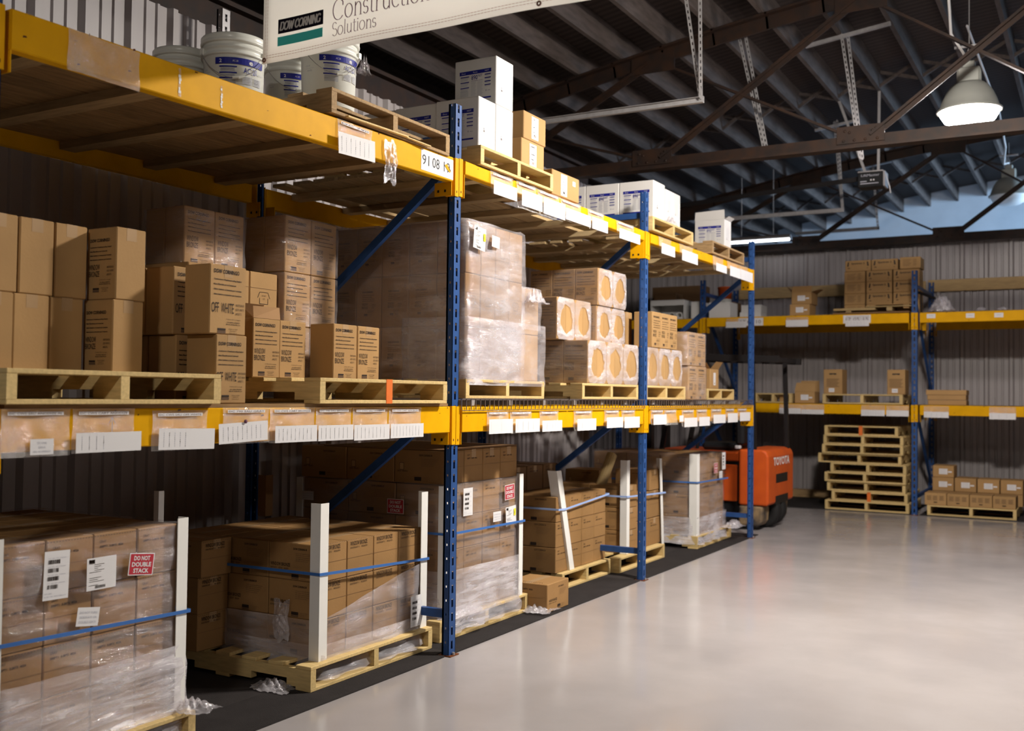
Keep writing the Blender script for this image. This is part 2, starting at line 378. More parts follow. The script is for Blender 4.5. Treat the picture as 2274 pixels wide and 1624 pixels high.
        for i in range(12):
            if i in (5, 6, 10): continue
            p.rect(-.05+.02*(i < 4), .01-.012*(i % 3), .036-.0075*i, .0385-.0075*i, 'ink_gray')
        x = -.025
        random.seed(5)
        while x < .015:
            wd = random.choice((.001, .002)); p.rect(x, x+wd, -.058, -.047, 'ink', .002); x += wd+.001
    elif style == 'yellow_tab':
        p.rect(-.012, .012, -.022, .022, 'yellow_ink'); p.text('YRC', -.004, -.012, .008, 'ink', .02, rot=PI/2)
    elif style == 'far_box':                      # .32 x .14
        p.text('Spectrem 2', 0, .022, .022, 'black', .17, 'C', .03)
        for sx in (-1, 1): p.poly(((sx*.128, .052, .001), (sx*.112, .052, .001), (sx*.118, -.005, .001), (sx*.138, -.005, .001)), 'black')
        p.rect(-.13, -.10, -.035, -.022, 'ink_soft'); p.rect(.11, .13, -.035, -.028, 'ink_soft')
    elif style == 'far_text':                     # .26 x .14
        for i in range(6): p.rect(-.1, .02-.015*(i % 3), .04-.015*i, .044-.015*i, 'ink_soft'); p.rect(.04, .09-.01*(i % 2), .04-.015*i, .044-.015*i, 'ink_soft')
    elif style == 'far_label':
        p.rect(-.05, .05, -.035, .035, 'paper'); p.rect(.055, .1, -.012, .006, 'paper')
        for i in range(4): p.rect(-.04, .03, .02-.014*i, .024-.014*i, 'ink_gray')
    elif style == 'far_wide':                     # .25 x .14
        for x in (-.1, -.03, .045):
            for i in range(5): p.rect(x, x+.055-.008*(i % 2), .035-.012*i, .040-.012*i, 'ink_soft')
        p.rect(-.02, .02, -.045, -.033, 'ink')
    elif style == 'jug_box':
        p.rect(-.045, .045, .09, .108, 'black'); p.rect(-.01, .012, .086, .094, 'kraft', .0014)
        for i in range(7): p.rect(-.08, .08-.012*(i % 3), .03-.016*i, .036-.016*i, 'ink_soft')
        p.rect(-.05, .02, -.135, -.085, 'paper'); p.rect(-.04, .01, -.115, -.105, 'ink_gray', .0012)
    me = p.mesh('print_'+style); _pc[style] = me
    return me

# ------------------------------------------------------------------ cartons
_cm = {}
def carton_mesh(dx, dy, dz, mt, tape=None):
    k = (round(dx, 3), round(dy, 3), round(dz, 3), mt, tape)
    if k not in _cm:
        b = MB(); b.cbox(-dx, 0, 0, dy, 0, dz, mt, .004)
        if tape == 'x':   # tape over the top seam, coming down the aisle face
            b.box(-dx*.5-.024, -dx*.5+.024, .004, dy-.004, dz, dz+.0006, 'tape')
        if tape == 'y':
            b.box(-dx+.004, -.004, dy*.5-.024, dy*.5+.024, dz, dz+.0006, 'tape'); b.box(.0, .0006, dy*.5-.024, dy*.5+.024, dz-.05, dz, 'tape')
        _cm[k] = b.mesh('carton')
    return _cm[k]
def carton(x1, y0, z0, dx, dy, dz, label, group=None, fx=None, fy=None, mt='kraft', tape='y', rz=0., name='carton', cat='box', sx=1., sy=1., ox=0., oz=0.):
    """x1 = aisle face, y0 = face towards camera; fx / fy = print on the +x / -y face"""
    o = ob(name, carton_mesh(dx, dy, dz, mt, tape), None, (x1, y0, z0), (0, 0, rz)); tag(o, label, cat, group)
    if fx: ob('printed_face', pr(fx), o, (.0004, dy/2+ox, dz/2+oz), XF, (sx, sx, 1))
    if fy: ob('printed_side', pr(fy), o, (-dx/2, -.0004, dz/2), YF, (sy, sy, 1))
    return o

# ------------------------------------------------------------------ pallets
_pm = {}
def pallet_parts(wx, wy, h, wood, notch=True, long='x'):
    """stringers run along x (depth), deck boards along y"""
    k = (round(wx, 2), round(wy, 2), round(h, 3), wood)
    if k in _pm: return _pm[k]
    t = .017; parts = []
    nb = 7; bw = .095
    for i in range(nb):
        x1 = -(wx-bw)*i/(nb-1); b = MB(); b.cbox(x1-bw, x1, 0, wy, h-t, h, wood, .002); parts.append(('deck_board', b.mesh('deck_board')))
    for j in range(3):
        y = (wy-.038)*j/2; b = MB(); z0, z1 = t, h-t
        if notch:
            segs = [(0, .15, 0), (.15, .38, .035), (.38, wx-.38, 0), (wx-.38, wx-.15, .035), (wx-.15, wx, 0)]
            for a, c, d in segs: b.box(-c, -a, y, y+.038, z0+d, z1, wood)
        else: b.box(-wx, 0, y, y+.038, z0, z1, wood)
        parts.append(('stringer', b.mesh('stringer')))
    for i, x1 in enumerate((0, -(wx-bw)/2, -(wx-bw))):
        b = MB(); b.cbox(x1-bw, x1, 0, wy, 0, t, wood, .002); parts.append(('bottom_board', b.mesh('bottom_board')))
    _pm[k] = parts
    return parts
def pallet(x1, y0, z0, wx, wy, h, label, wood='wood', rz=0., group=None, orange=False):
    r = empty('pallet', (x1, y0, z0), (0, 0, rz)); tag(r, label, 'pallet', group)
    for i, (n, me) in enumerate(pallet_parts(wx, wy, h, wood)): ob(n, me, r)
    if orange:
        b = MB(); y = (wy-.038)/2; b.box(-.002, .0015, y-.006, y+.044, .0, h+.0015, 'wood_orange'); b.box(-.03, .0, y-.006, y+.044, h, h+.001, 'wood_orange')
        o = ob('paint_mark', b.mesh('paint_mark'), r); o['label'] = 'orange paint mark'
    return r

# ------------------------------------------------------------------ building shell
def corrugated(length, height, pitch=.305):
    prof = [(0, 0), (.02, .036), (.055, .036), (.075, 0), (.135, 0), (.143, .013), (.160, .013), (.168, 0), (.218, 0), (.226, .013), (.243, .013), (.251, 0)]
    pts = []; k = 0
    while k*pitch < length:
        pts += [(k*pitch+a, d) for a, d in prof if k*pitch+a < length]; k += 1
    pts.append((length, 0)); b = MB(); vs = []
    for a, d in pts: vs += [(a, d, 0), (a, d, height)]
    b.raw(vs, [(2*i, 2*i+2, 2*i+3, 2*i+1) for i in range(len(pts)-1)], 'metal_wall')
    return b
b = MB(); b.box(-6, 12.2, -12, 15.2, -.1, 0, 'floor_epoxy'); struct('floor', b)
o = struct('wall_left', corrugated(10.8, 3.72)); o.matrix_world = Matrix.Translation((-1.72, -5.4, 0)) @ Matrix.Rotation(PI/2, 4, 'Z') @ Matrix.Scale(-1, 4, (0, 1, 0))
o = struct('wall_far', corrugated(17.0, 3.66)); o.matrix_world = Matrix.Translation((-4.98, 10.62, 0)) @ Matrix.Scale(-1, 4, (0, 1, 0))
b = MB(); b.box(-5.0, 9.4, 15.0, 15.2, 0, 5.4, 'siding')
for i in range(46): b.box(-5.0, 9.4, 14.992, 15.0, 2.4+i*.06, 2.4+i*.06+.052, 'siding')
b.box(2.32, 2.36, 14.95, 15.0, 0, 5.3, 'siding')
struct('wall_back', b)
b = MB(); b.box(12.0, 12.2, -12, 10.6, 0, 5.4, 'steel_black'); struct('wall_right', b)
b = MB(); b.box(-6, 12.2, -12.2, -12, 0, 5.4, 'steel_black'); struct('wall_near', b)
b = MB(); b.box(-5.2, -5.0, -12, 15.2, 0, 5.0, 'steel_black'); struct('wall_outer', b)
b = MB(); b.box(-1.95, -1.76, -5.4, 5.4, 3.70, 3.93, 'steel_brown'); b.box(-1.76, -1.70, -5.4, 5.4, 3.90, 3.93, 'steel_brown'); struct('trim_1', b)
b = MB(); b.box(9.0, 9.06, 10.62, 15.0, 0, 2.6, 'siding'); b.box(9.0, 9.06, 10.62, 15.0, 4.4, 5.4, 'siding'); struct('wall_side', b)
b = MB(); b.box(9.04, 9.06, 10.9, 14.8, 2.6, 4.4, 'added_window_glow')
for i in range(5): b.box(8.98, 9.04, 10.9+i*.96, 10.95+i*.96, 2.6, 4.4, 'siding')
struct('added_window_1', b)  # added window, out of view, to tint the back wall blue
li = bpy.data.lights.new('added_daylight', 'AREA'); li.shape = 'RECTANGLE'; li.size = 3.8; li.size_y = 1.7; li.energy = DAYLIGHT; li.color = (.52, .75, 1.0)
lo = bpy.data.objects.new('added_daylight', li); C.objects.link(lo); lo.location = (8.95, 12.9, 3.1); lo.rotation_euler = (0, PI/2-.25, 0); li.spread = 2.0  # added light at that window, tilted down to spare the joists

def zb(x): return 5.225 - .015*(x-5)**2 - (.004*(x-5)**3*-1*.0)
# roof deck: curved across x, planks run across the joists
b = MB(); N = 40
mt_, n_, b_ = nt('roof_deck')
tc = node(n_, 'ShaderNodeTexCoord'); wv = node(n_, 'ShaderNodeTexWave', Scale=3.2, Distortion=.6); wv.wave_type = 'BANDS'; wv.bands_direction = 'Y'; n_.links.new(tc.outputs['Object'], wv.inputs['Vector'])
rp = node(n_, 'ShaderNodeMix', data_type='RGBA'); rp.inputs[6].default_value = (.018, .011, .009, 1); rp.inputs[7].default_value = (.04, .026, .022, 1)
n_.links.new(wv.outputs['Fac'], rp.inputs[0]); n_.links.new(rp.outputs[2], b_.inputs['Base Color']); b_.inputs['Roughness'].default_value = .8
xs = [-5.1+17.3*i/N for i in range(N+1)]
vs = []
for x in xs:
    z = zb(x)+.245; vs += [(x, -12.2, z), (x, 15.2, z), (x, -12.2, z+.05), (x, 15.2, z+.05)]
fs = []
for i in range(N):
    k = 4*i; fs += [(k, k+4, k+5, k+1), (k+2, k+3, k+7, k+6)]
b.raw(vs, fs, 'roof_deck'); struct('ceiling', b)
jx = [-4.6+.46*i for i in range(36)]
jb = MB(); jb.box(-.022, .022, -12, 14.98, 0, .243, 'joist'); jm = jb.mesh('roof_joist')
for i, x in enumerate(jx):
    o = ob('roof_joist', jm, None, (x, 0, zb(x))); tag(o, 'deep grey-brown timber joist in the row under the arched roof deck', 'roof beam', 'roof joists')
bb = MB(); bb.bar((0, 0, .02), (.416, 0, .20), .03, .035, 'joist'); bb.bar((0, .045, .20), (.416, .045, .02), .03, .035, 'joist'); bbm = bb.mesh('cross_bridging')
for y in (1.4, 7.4, 12.8):
    for x in jx[:-1]:
        if x < -2.4 or x > 4.6: continue
        o = ob('cross_bridging', bbm, None, (x+.022, y, zb(x)+.005)); o.rotation_euler = (0, -math.atan2(zb(x+.46)-zb(x), .46), 0)
        tag(o, 'crossed timber struts wedged between two roof joists', 'roof bracing', 'cross bridging between joists')

# trusses
def truss(y, label):
    r = empty('roof_truss', (0, y, 3.6)); tag(r, label, 'roof truss')
    nodes = [-4.44+1.92*i for i in range(9)]
    b = MB(); b.box(-5, 12, -.065, .065, 0, .02, 'steel_brown'); b.box(-5, 12, -.016, .016, .02, .115, 'steel_brown'); ob('bottom_chord', b.mesh('bottom_chord'), r)
    b = MB(); X = [-5+.5*i for i in range(35)]
    for a, c in zip(X[:-1], X[1:]):
        za, zc = zb(a)-3.6-.005, zb(c)-3.6-.005
        b.bar((a-.01, 0, za-.012), (c+.01, 0, zc-.012), .16, .02, 'steel_brown'); b.bar((a-.01, 0, za-.08), (c+.01, 0, zc-.08), .032, .12, 'steel_brown')
    ob('top_chord', b.mesh('top_chord'), r)
    for i, x in enumerate(nodes):
        b = MB(); zt = zb(x)-3.6
        b.box(x-.2, x+.2, -.028, -.017, .05, .20, 'steel_brown')
        for dx_, dz_ in ((-.14, .075), (-.05, .075), (.04, .075), (.14, .075), (-.13, .16), (-.09, .145), (.10, .145), (.13, .165)):
            b.lathe([(.013, 0), (.012, .006), (.006, .01)], 'steel_brown', 8, (0, 0, 0), cap1=True)
            k = 8*3
            for q in range(len(b.v)-k, len(b.v)):
                vx, vy, vz = b.v[q]; b.v[q] = (x+dx_+vx, -.028-vz, dz_+vy)
        ob('gusset_plate', b.mesh('gusset_plate'), r)
        b = MB(); b.box(x-.22, x+.22, -.028, -.017, zt-.22, zt-.04, 'steel_brown'); ob('gusset_plate', b.mesh('gusset_plate'), r)
        if i+1 < len(nodes):
            x2 = nodes[i+1]; z2 = zb(x2)-3.6
            b = MB(); b.bar((x+.08, -.012, .11), (x2-.05, -.012, z2-.12), .022, .06, 'steel_brown', (0, 1, 0)); b.bar((x+.08, -.005, .08), (x2-.05, -.005, z2-.15), .05, .012, 'steel_brown', (0, 1, 0)); ob('diagonal', b.mesh('diagonal'), r)
            b = MB(); b.bar((x2-.08, .012, .11), (x+.05, .012, zt-.12), .022, .06, 'steel_brown', (0, 1, 0)); ob('diagonal', b.mesh('diagonal'), r)
    return r
truss(-1.6, 'brown riveted steel roof truss that the vinyl banner hangs from')
truss(4.4, 'brown riveted steel roof truss in front of the lit high bay lamp, nearest whole one')
truss(10.35, 'brown riveted steel roof truss above the top of the far corrugated wall')
truss(-7.6, 'brown riveted steel roof truss behind the viewpoint')

# ------------------------------------------------------------------ lamps
def highbay(p, label, glow='lamp_glow'):
    r = empty('high_bay_lamp', p); tag(r, label, 'lamp')
    b = MB(); b.lathe([(.258, 0), (.262, .012), (.246, .03), (.226, .09), (.196, .16), (.160, .215), (.125, .245), (.0, .25)], 'lamp_shell', 40)
    b.lathe([(.25, .006), (.19, .15), (.12, .235), (.0, .24)], 'lamp_shell', 40); ob('lamp_shade', b.mesh('lamp_shade', True), r)
    b = MB(); b.cbox(-.09, .09, -.075, .075, .25, .38, 'lamp_shell', .01)
    for i in range(5): b.box(-.094, .094, -.06+i*.028, -.052+i*.028, .26, .37, 'lamp_shell')
    ob('ballast_housing', b.mesh('ballast_housing'), r)
    b = MB(); b.cbox(-.05, .05, -.045, .045, .38, .44, 'lamp_shell', .008); ob('junction_cap', b.mesh('junction_cap'), r)
    b = MB(); zt = zb(p[0])-p[2]
    b.tube([(0, 0, .44), (.012, 0, .50), (-.012, 0, .54), (.0, 0, .58)], .006, 'galv', 6); b.bar((-.12, 0, .58), (.12, 0, .58), .02, .02, 'galv'); b.tube([(0, 0, .58), (0, 0, zt)], .005, 'galv', 6)
    ob('hook', b.mesh('hook'), r)
    b = MB(); b.lathe([(.246, .004), (.236, -.03), (.205, -.08), (.15, -.115), (.08, -.128), (.0, -.13)], glow, 32); ob('lens', b.mesh('lens', True), r)
    b = MB(); b.lathe([(.244, .0), (.268, .0), (.268, .014), (.244, .014), (.244, 0)], 'lamp_shell', 40); ob('rim', b.mesh('rim', True), r)
highbay(LAMPS[0], 'lit grey bell-shaped high bay lamp nearer of the two, in front of the dark roof', 'lamp_glow_far')
highbay(LAMPS[2], 'smaller-looking high bay lamp hanging in front of the blue-lit back wall', 'lens_off')
highbay(LAMPS[1], 'added high bay lamp, out of view, far to the right', 'lamp_glow_added')  # unseen lamp added for broad light on the aisle faces
highbay(LAMPS[4], 'high bay lamp above the aisle beside the first rack bay', 'lamp_glow')
highbay(LAMPS[3], 'high bay lamp above the aisle behind the viewpoint', 'lamp_glow_rear')
r = empty('fluorescent_lamp', (-1.62, 9.75, 3.68)); tag(r, 'long glowing fluorescent tube fitting under the far truss above the rack end', 'lamp')
b = MB(); b.cbox(0, .95, -.04, .04, .02, .07, 'galv', .004); ob('housing', b.mesh('housing'), r)
b = MB(); b.tube([(.02, 0, 0), (.93, 0, 0)], .016, 'tube_glow', 10); ob('tube', b.mesh('tube'), r)
b = MB(); b.tube([(.24, 0, .07), (.24, 0, zb(-1.38)+.02-3.68)], .004, 'galv', 6); b.tube([(.70, 0, .07), (.70, 0, zb(-.92)+.02-3.68)], .004, 'galv', 6); ob('hanger', b.mesh('hanger'), r)
# cable to the lamp
b = MB(); b.tube([(2.05, 1.0, zb(2.0)-.01), (2.03, 2.6, zb(2)-.02), (2.0, 3.6, zb(2)-.03), (2.03, 4.3, 4.85), (2.0, 4.75, 4.6), (2.1, 4.95, 4.44)], .012, 'paper', 6); o = ob('power_cable', b.mesh('power_cable')); tag(o, 'white flexible cable running along a joist to the nearer high bay lamp', 'cable')
b = MB(); b.tube([(2.0, 6.0, zb(2)-.02), (2.02, 9.4, zb(2)-.02), (2.0, 10.7, 4.9), (1.95, 11.1, 4.75), (2.0, 11.28, 4.8)], .012, 'paper', 6); o = ob('power_cable', b.mesh('power_cable')); tag(o, 'white flexible cable leading to the farther high bay lamp', 'cable')

# hanging strut bars of the overhead door tracks
def strut(x0, x1, y, z, label, hang):
    r = empty('strut_bar', (x0, y, z)); tag(r, label, 'metal bar')
    b = MB(); L_ = x1-x0; b.box(0, L_, -.002, .002, -.02, .03, 'galv'); b.box(0, L_, -.002, -.035, -.02, -.016, 'galv'); b.box(0, L_, -.002, -.02, .026, .03, 'galv')
    ob('rail', b.mesh('rail'), r)
    for (xa, ya, za, xb, yb, zc) in hang:
        zc = zb(xb)+.03; b = MB(); P = Vector((xa-x0, ya-y, za-z)); Q = Vector((xb-x0, yb-y, zc-z)); n_seg = int((Q-P).length/.05)
        for s_ in (-1, 1): b.bar(P+Vector((s_*.010, 0, 0)), Q+Vector((s_*.010, 0, 0)), .009, .004, 'galv', (0, 1, 0))
        for i in range(n_seg+1):
            c = P.lerp(Q, i/n_seg); d = (Q-P).normalized()*.013; b.bar(c-d, c+d, .012, .004, 'galv', (0, 1, 0))
        ob('perforated_hanger', b.mesh('perforated_hanger'), r)
    xm = hang[0][3]; k = round((xm+4.6)/.46); b = MB(); b.bar((-4.6+.46*math.floor((xm+4.6)/.46)-x0-.02, 0, zb(-4.6+.46*math.floor((xm+4.6)/.46))-z-.014), (-4.6+.46*math.ceil((xm+4.7)/.46)-x0+.02, 0, zb(-4.6+.46*math.ceil((xm+4.7)/.46))-z-.014), .04, .03, 'galv'); ob('ceiling_channel', b.mesh('ceiling_channel'), r)
strut(-1.65, .47, 2.78, 3.72, 'galvanised rail hanging above the white boxes on perforated angles', [(.44, 2.78, 3.74, .26, 2.78, 4.88), (.45, 2.76, 3.74, .44, 2.74, 4.88)])
strut(-1.6, .34, 8.4, 3.79, 'thin galvanised rail hanging beyond the nearer truss', [(.32, 8.4, 3.8, .22, 8.4, 4.88), (.33, 8.38, 3.8, .26, 8.36, 4.88)])
strut(-.9, .32, 10.9, 3.93, 'short galvanised rail hanging in front of the blue-lit wall', [(.30, 10.9, 3.93, .22, 10.9, 4.88)])
for (xa, xb, ya, za, zt_, lab) in ((.43, .16, 4.62, 3.66, 4.87, 'perforated angle pair dropping behind the truss chord at centre'), (1.12, .94, 5.4, 3.75, 4.975, 'perforated angle pair dropping behind the truss gusset, left of the lamp')):
    b = MB()
    for dx_ in (0, .05):
        P = Vector((xa+dx_*.2, ya+dx_, za)); Q = Vector((xb+dx_, ya+dx_, zt_)); n_seg = int((Q-P).length/.05)
        for s_ in (-1, 1): b.bar(P+Vector((s_*.010, 0, 0)), Q+Vector((s_*.010, 0, 0)), .009, .004, 'galv', (0, 1, 0))
        for i in range(n_seg+1):
            c = P.lerp(Q, i/n_seg); d = (Q-P).normalized()*.013; b.bar(c-d, c+d, .012, .004, 'galv', (0, 1, 0))
    zc0 = zb(xb)-.03; b.bar((xb-.35, ya+.025, zb(xb-.35)-.016), (xb+.45, ya+.025, zb(xb+.45)-.016), .04, .032, 'galv')
    o = ob('hanger_angle', b.mesh('hanger_angle')); tag(o, lab, 'metal bar')

# door opener with its rail
r = empty('door_opener', (.85, 7.5, 3.86)); tag(r, 'dark grey overhead door opener unit hanging below the far joists', 'motor unit')
b = MB(); b.cbox(-.15, .13, -.1, .12, 0, .17, 'black', .008); b.cbox(-.15, .13, -.104, .12, .17, .185, 'galv', .003); b.box(.13, .15, -.1, .1, .0, .17, 'galv'); ob('housing', b.mesh('housing'), r)
b = Print(); b.text('LiftMaster', 0, 0, .028, 'ink_gray', .2, 'C'); b.rect(-.11, -.04, -.06, -.05, 'ink_gray'); b.rect(-.11, .09, -.085, -.075, 'ink_gray'); b.rect(0, .015, -.05, -.035, 'paper'); b.rect(.03, .045, -.05, -.035, 'paper'); ob('front_panel', b.mesh('front_panel'), r, (-.01, -.1, .12), YF)
b = MB(); b.bar((-.15, 0, .12), (-2.5, 0, -.02), .035, .05, 'steel_black'); ob('drive_rail', b.mesh('drive_rail'), r)
b = MB()
for dx_, xt in ((-.08, -.39), (.06, .07)): b.bar((dx_, 0, .18), (xt, 0, zb(.85+xt)+.03-3.86), .03, .004, 'galv', (0, 1, 0))
ob('hanger', b.mesh('hanger'), r)
b = MB(); b.tube([(.14, -.02, .17), (.16, -.05, .1), (.19, -.05, .0), (.2, -.03, -.08)], .006, 'paper', 6); ob('cord', b.mesh('cord'), r)

# ------------------------------------------------------------------ banner (hangs under the first truss, square to the aisle)
class Serif(Print):
    """light roman letters drawn with thick uprights and thin crossings"""
    def stroke(s, pts, mt, tk, tn, z=.003):
        for (a, b_) in zip(pts[:-1], pts[1:]):
            dx, dy = b_[0]-a[0], b_[1]-a[1]; l = math.hypot(dx, dy)
            if l < 1e-6: continue
            k = abs(dy)/l; w_ = (tn+(tk-tn)*k)/2
            nx, ny = -dy/l*w_, dx/l*w_; ex, ey = dx/l*w_*.5, dy/l*w_*.5
            s.poly(((a[0]-nx-ex, a[1]-ny-ey, z), (b_[0]-nx+ex, b_[1]-ny+ey, z), (b_[0]+nx+ex, b_[1]+ny+ey, z), (a[0]+nx-ex, a[1]+ny-ey, z)), mt)
    def glyph(s, c, x, y, h, mt, tk, tn, sh=0.):
        arc = lambda cx, cy, rx, ry, a0, a1, n=14: [(cx+rx*math.cos(math.radians(a0+(a1-a0)*i/n)), cy+ry*math.sin(math.radians(a0+(a1-a0)*i/n))) for i in range(n+1)]
        st = []; sf = []; xh = .66
        if c == 'C': st = [arc(.36, .5, .34, .51, 42, 318, 20), [(.615, .84), (.62, .68)]]; adv = .74
        elif c == 'O': st = [arc(.38, .5, .36, .51, 0, 360, 22)]; adv = .84
        elif c == 'D': st = [[(.1, 0), (.1, 1)], [(.1, 1)]+arc(.34, .5, .36, .5, 90, -90)+[(.1, 0)]]; sf = [(.1, 0), (.1, 1)]; adv = .80
        elif c == 'R': st = [[(.1, 0), (.1, 1)], [(.1, 1)]+arc(.34, .76, .2, .24, 90, -90)+[(.1, .52)], [(.34, .52), (.6, 0)]]; sf = [(.1, 0), (.1, 1), (.6, 0)]; adv = .70
        elif c == 'N': st = [[(.1, 0), (.1, 1)], [(.1, 1), (.66, 0)], [(.66, 0), (.66, 1)]]; sf = [(.1, 0), (.1, 1), (.66, 1)]; adv = .82
        elif c == 'I': st = [[(.12, 0), (.12, 1)]]; sf = [(.12, 0), (.12, 1)]; adv = .30
        elif c == 'W': st = [[(.02, 1), (.24, 0)], [(.24, 0), (.44, .9)], [(.44, .9), (.66, 0)], [(.66, 0), (.88, 1)]]; sf = [(.02, 1), (.88, 1)]; adv = .94
        elif c == 'G': st = [arc(.36, .5, .34, .51, 42, 340, 20), [(.66, .38), (.66, .05)], [(.5, .4), (.74, .4)]]; adv = .80
        elif c == 'S': st = [arc(.24, .74, .18, .25, 30, 250, 12)+arc(.26, .25, .2, .26, 70, -150, 12)]; adv = .52
        elif c == 'o': st = [arc(.24, xh/2, .22, xh/2+.01, 0, 360, 18)]; adv = .54
        elif c == 'n': st = [[(.1, 0), (.1, xh)], [(.1, xh*.7)]+arc(.27, xh*.6, .15, xh*.38, 140, 0, 8)+[(.42, 0)]]; sf = [(.1, 0), (.42, 0)]; adv = .54
        elif c == 's': st = [arc(.16, xh*.73, .12, xh*.26, 30, 250, 9)+arc(.17, xh*.25, .13, xh*.26, 70, -150, 9)]; adv = .36
        elif c == 't': st = [[(.14, .88), (.14, .12)]+arc(.24, .12, .1, .13, 180, 300, 6), [(.02, xh), (.3, xh)]]; adv = .34
        elif c == 'r': st = [[(.1, 0), (.1, xh)], [(.1, xh*.65)]+arc(.25, xh*.62, .14, xh*.36, 150, 50, 5)]; sf = [(.1, 0)]; adv = .38
        elif c == 'u': st = [[(.1, xh), (.1, xh*.35)]+arc(.25, xh*.35, .15, xh*.37, 180, 330, 8), [(.42, xh), (.42, 0)]]; adv = .54
        elif c == 'c': st = [arc(.24, xh/2, .21, xh/2+.01, 45, 315, 14)]; adv = .44
        elif c == 'i': st = [[(.1, 0), (.1, xh)]]; sf = [(.1, 0)]; s.stroke([(x+.1*h-.02*h, y+.85*h), (x+.1*h+.02*h, y+.87*h)], mt, tk*1.4, tk*1.4); adv = .24
        elif c == 'l': st = [[(.1, 0), (.1, 1.04)]]; sf = [(.1, 0)]; adv = .24
        else: adv = .32
        T = lambda p: (x+(p[0]+sh*p[1])*h, y+p[1]*h)
        for q in st: s.stroke([T(p) for p in q], mt, tk, tn)
        for p in sf: s.stroke([T((p[0]-.07, p[1])), T((p[0]+.07, p[1]))], mt, tn, tn)
        return adv*h
    def line(s, t, x, y, h, mt, tk, tn, width, sh=0., tight=1.):
        tot = 0; probe = Serif()
        for c in t: tot += probe.glyph(c, 0, 0, h, mt, tk, tn)
        k = width/tot; cx = x; k0 = len(s.v)
        for c in t: cx += s.glyph(c, cx, y, h, mt, tk/k, tn, sh)
        for i in range(k0, len(s.v)): v = s.v[i]; s.v[i] = (x+(v[0]-x)*k, v[1], v[2])
r = empty('banner', (.075, -1.6, 2.805)); tag(r, 'white vinyl banner with black and teal logo hanging under the roof', 'banner')
b = MB(); NX, NZ = 60, 8; Wd, Ht = 2.9, .80
def bw_(x, z): return .012*math.sin(x*3.1+.4)*(.4+z)+.006*math.sin(x*9)*(1-z/.9)
vs = [(Wd*i/NX, bw_(Wd*i/NX, Ht*j/NZ), Ht*j/NZ+.006*math.sin(Wd*i/NX*2.2)*(1-j/NZ)) for j in range(NZ+1) for i in range(NX+1)]
b.raw(vs, [(j*(NX+1)+i, j*(NX+1)+i+1, (j+1)*(NX+1)+i+1, (j+1)*(NX+1)+i) for j in range(NZ) for i in range(NX)], 'vinyl')
sheet = ob('vinyl_sheet', b.mesh('vinyl_sheet', True), r); md = sheet.modifiers.new('thick', 'SOLIDIFY'); md.thickness = .0015; md.offset = 1
def drape(mb, off):           # bring a flat print (u,v) onto the wavy sheet
    me = mb
    for i, (x, z, n0) in enumerate(me.v): me.v[i] = (x, bw_(x, z)-off-n0, z+.006*math.sin(x*2.2)*(1-z/Ht))
    return me
b = Print()
def fine(b, x0, x1, z0, z1, mt, n=10, z=.0):
    for i in range(n): b.rect(x0+(x1-x0)*i/n, x0+(x1-x0)*(i+1)/n, z0, z1, mt, z)
fine(b, .081, .320, .113, .173, 'logo_black'); fine(b, .079, .318, .062, .100, 'teal'); fine(b, .081, .319, .100, .1005, 'vinyl')
ob('printed_logo', drape(b, .004).mesh('printed_logo'), r)
b = Print(); fine(b, .079, .318, .062, .098, 'teal')
b = Serif(); b.line('DOW CORNING', .092, .126, .032, 'white_card', .0075, .0042, .215, sh=.22); ob('logo_lettering', drape(b, .004).mesh('logo_lettering'), r)
b = Serif(); b.line('Construction', .372, .115, .082, 'ink_purple', .0048, .0020, .47); b.line('Solutions', .370, .052, .055, 'ink_purple', .0034, .0015, .225)
ob('printed_words', drape(b, .003).mesh('printed_words'), r)
b = Print()
for off_ in (.020, .030):
    x = .02
    while x < Wd-.01: b.rect(x, x+.012, off_, off_+.0018, 'stitch'); x += .015
    z = .02
    while z < Ht: b.rect(off_-.006, off_-.0045, z, z+.012, 'stitch'); z += .015
ob('stitching', drape(b, .003).mesh('stitching'), r)
for gx, gz in ((.012, .014), (1.315, .016), (.012, .78), (1.315, .78), (2.6, .78)):
    b = MB(); b.lathe([(.004, 0), (.010, 0), (.010, .003), (.004, .003)], 'brass', 14); ob('grommet', b.mesh('grommet'), r, (gx, bw_(gx, gz)-.004, gz), (PI/2, 0, 0))
b = MB()
for x in (.012, 1.315, 2.6): b.tube([(x, 0, .78), (x, .02, .815)], .003, 'paper', 6)
ob('tie', b.mesh('tie'), r)

# ------------------------------------------------------------------ rack frames
PW, PD, PH = .068, .045, 3.05
def post_mesh(h=PH, mt='blue_paint', flip=1):
    """front face x=0 looking +x (slots), sides with round holes, open at the back"""
    b = MB(); t = .003; p = .0762; n = int(h/p)
    b.box(-t, 0, 0, .024, 0, h, mt); b.box(-t, 0, .042, PW, 0, h, mt)
    z = 0
    for i in range(n):
        b.box(-t, 0, .024, .042, i*p, i*p+.031, mt)
    b.box(-t, 0, .024, .042, n*p, h, mt)
    for y0, y1 in ((0, t), (PW-t, PW)):
        b.box(-.016, 0, y0, y1, 0, h, mt); b.box(-PD, -.028, y0, y1, 0, h, mt)
        for i in range(n): b.box(-.028, -.016, y0, y1, i*p, i*p+.064, mt)
        b.box(-.028, -.016, y0, y1, n*p, h, mt)
    b.box(-PD, -PD+.012, 0, .014, 0, h, mt); b.box(-PD, -PD+.012, PW-.014, PW, 0, h, mt)
    return b.mesh('post')
PM_ = post_mesh()
def base_plate():
    b = MB(); b.cbox(-PD-.02, .02, -.01, PW+.01, 0, .006, 'rust', .001); b.lathe([(.008, .006), (.008, .02), (0, .02)], 'galv', 8, (.011, PW/2, 0)); return b.mesh('base_plate')
BP_ = base_plate()
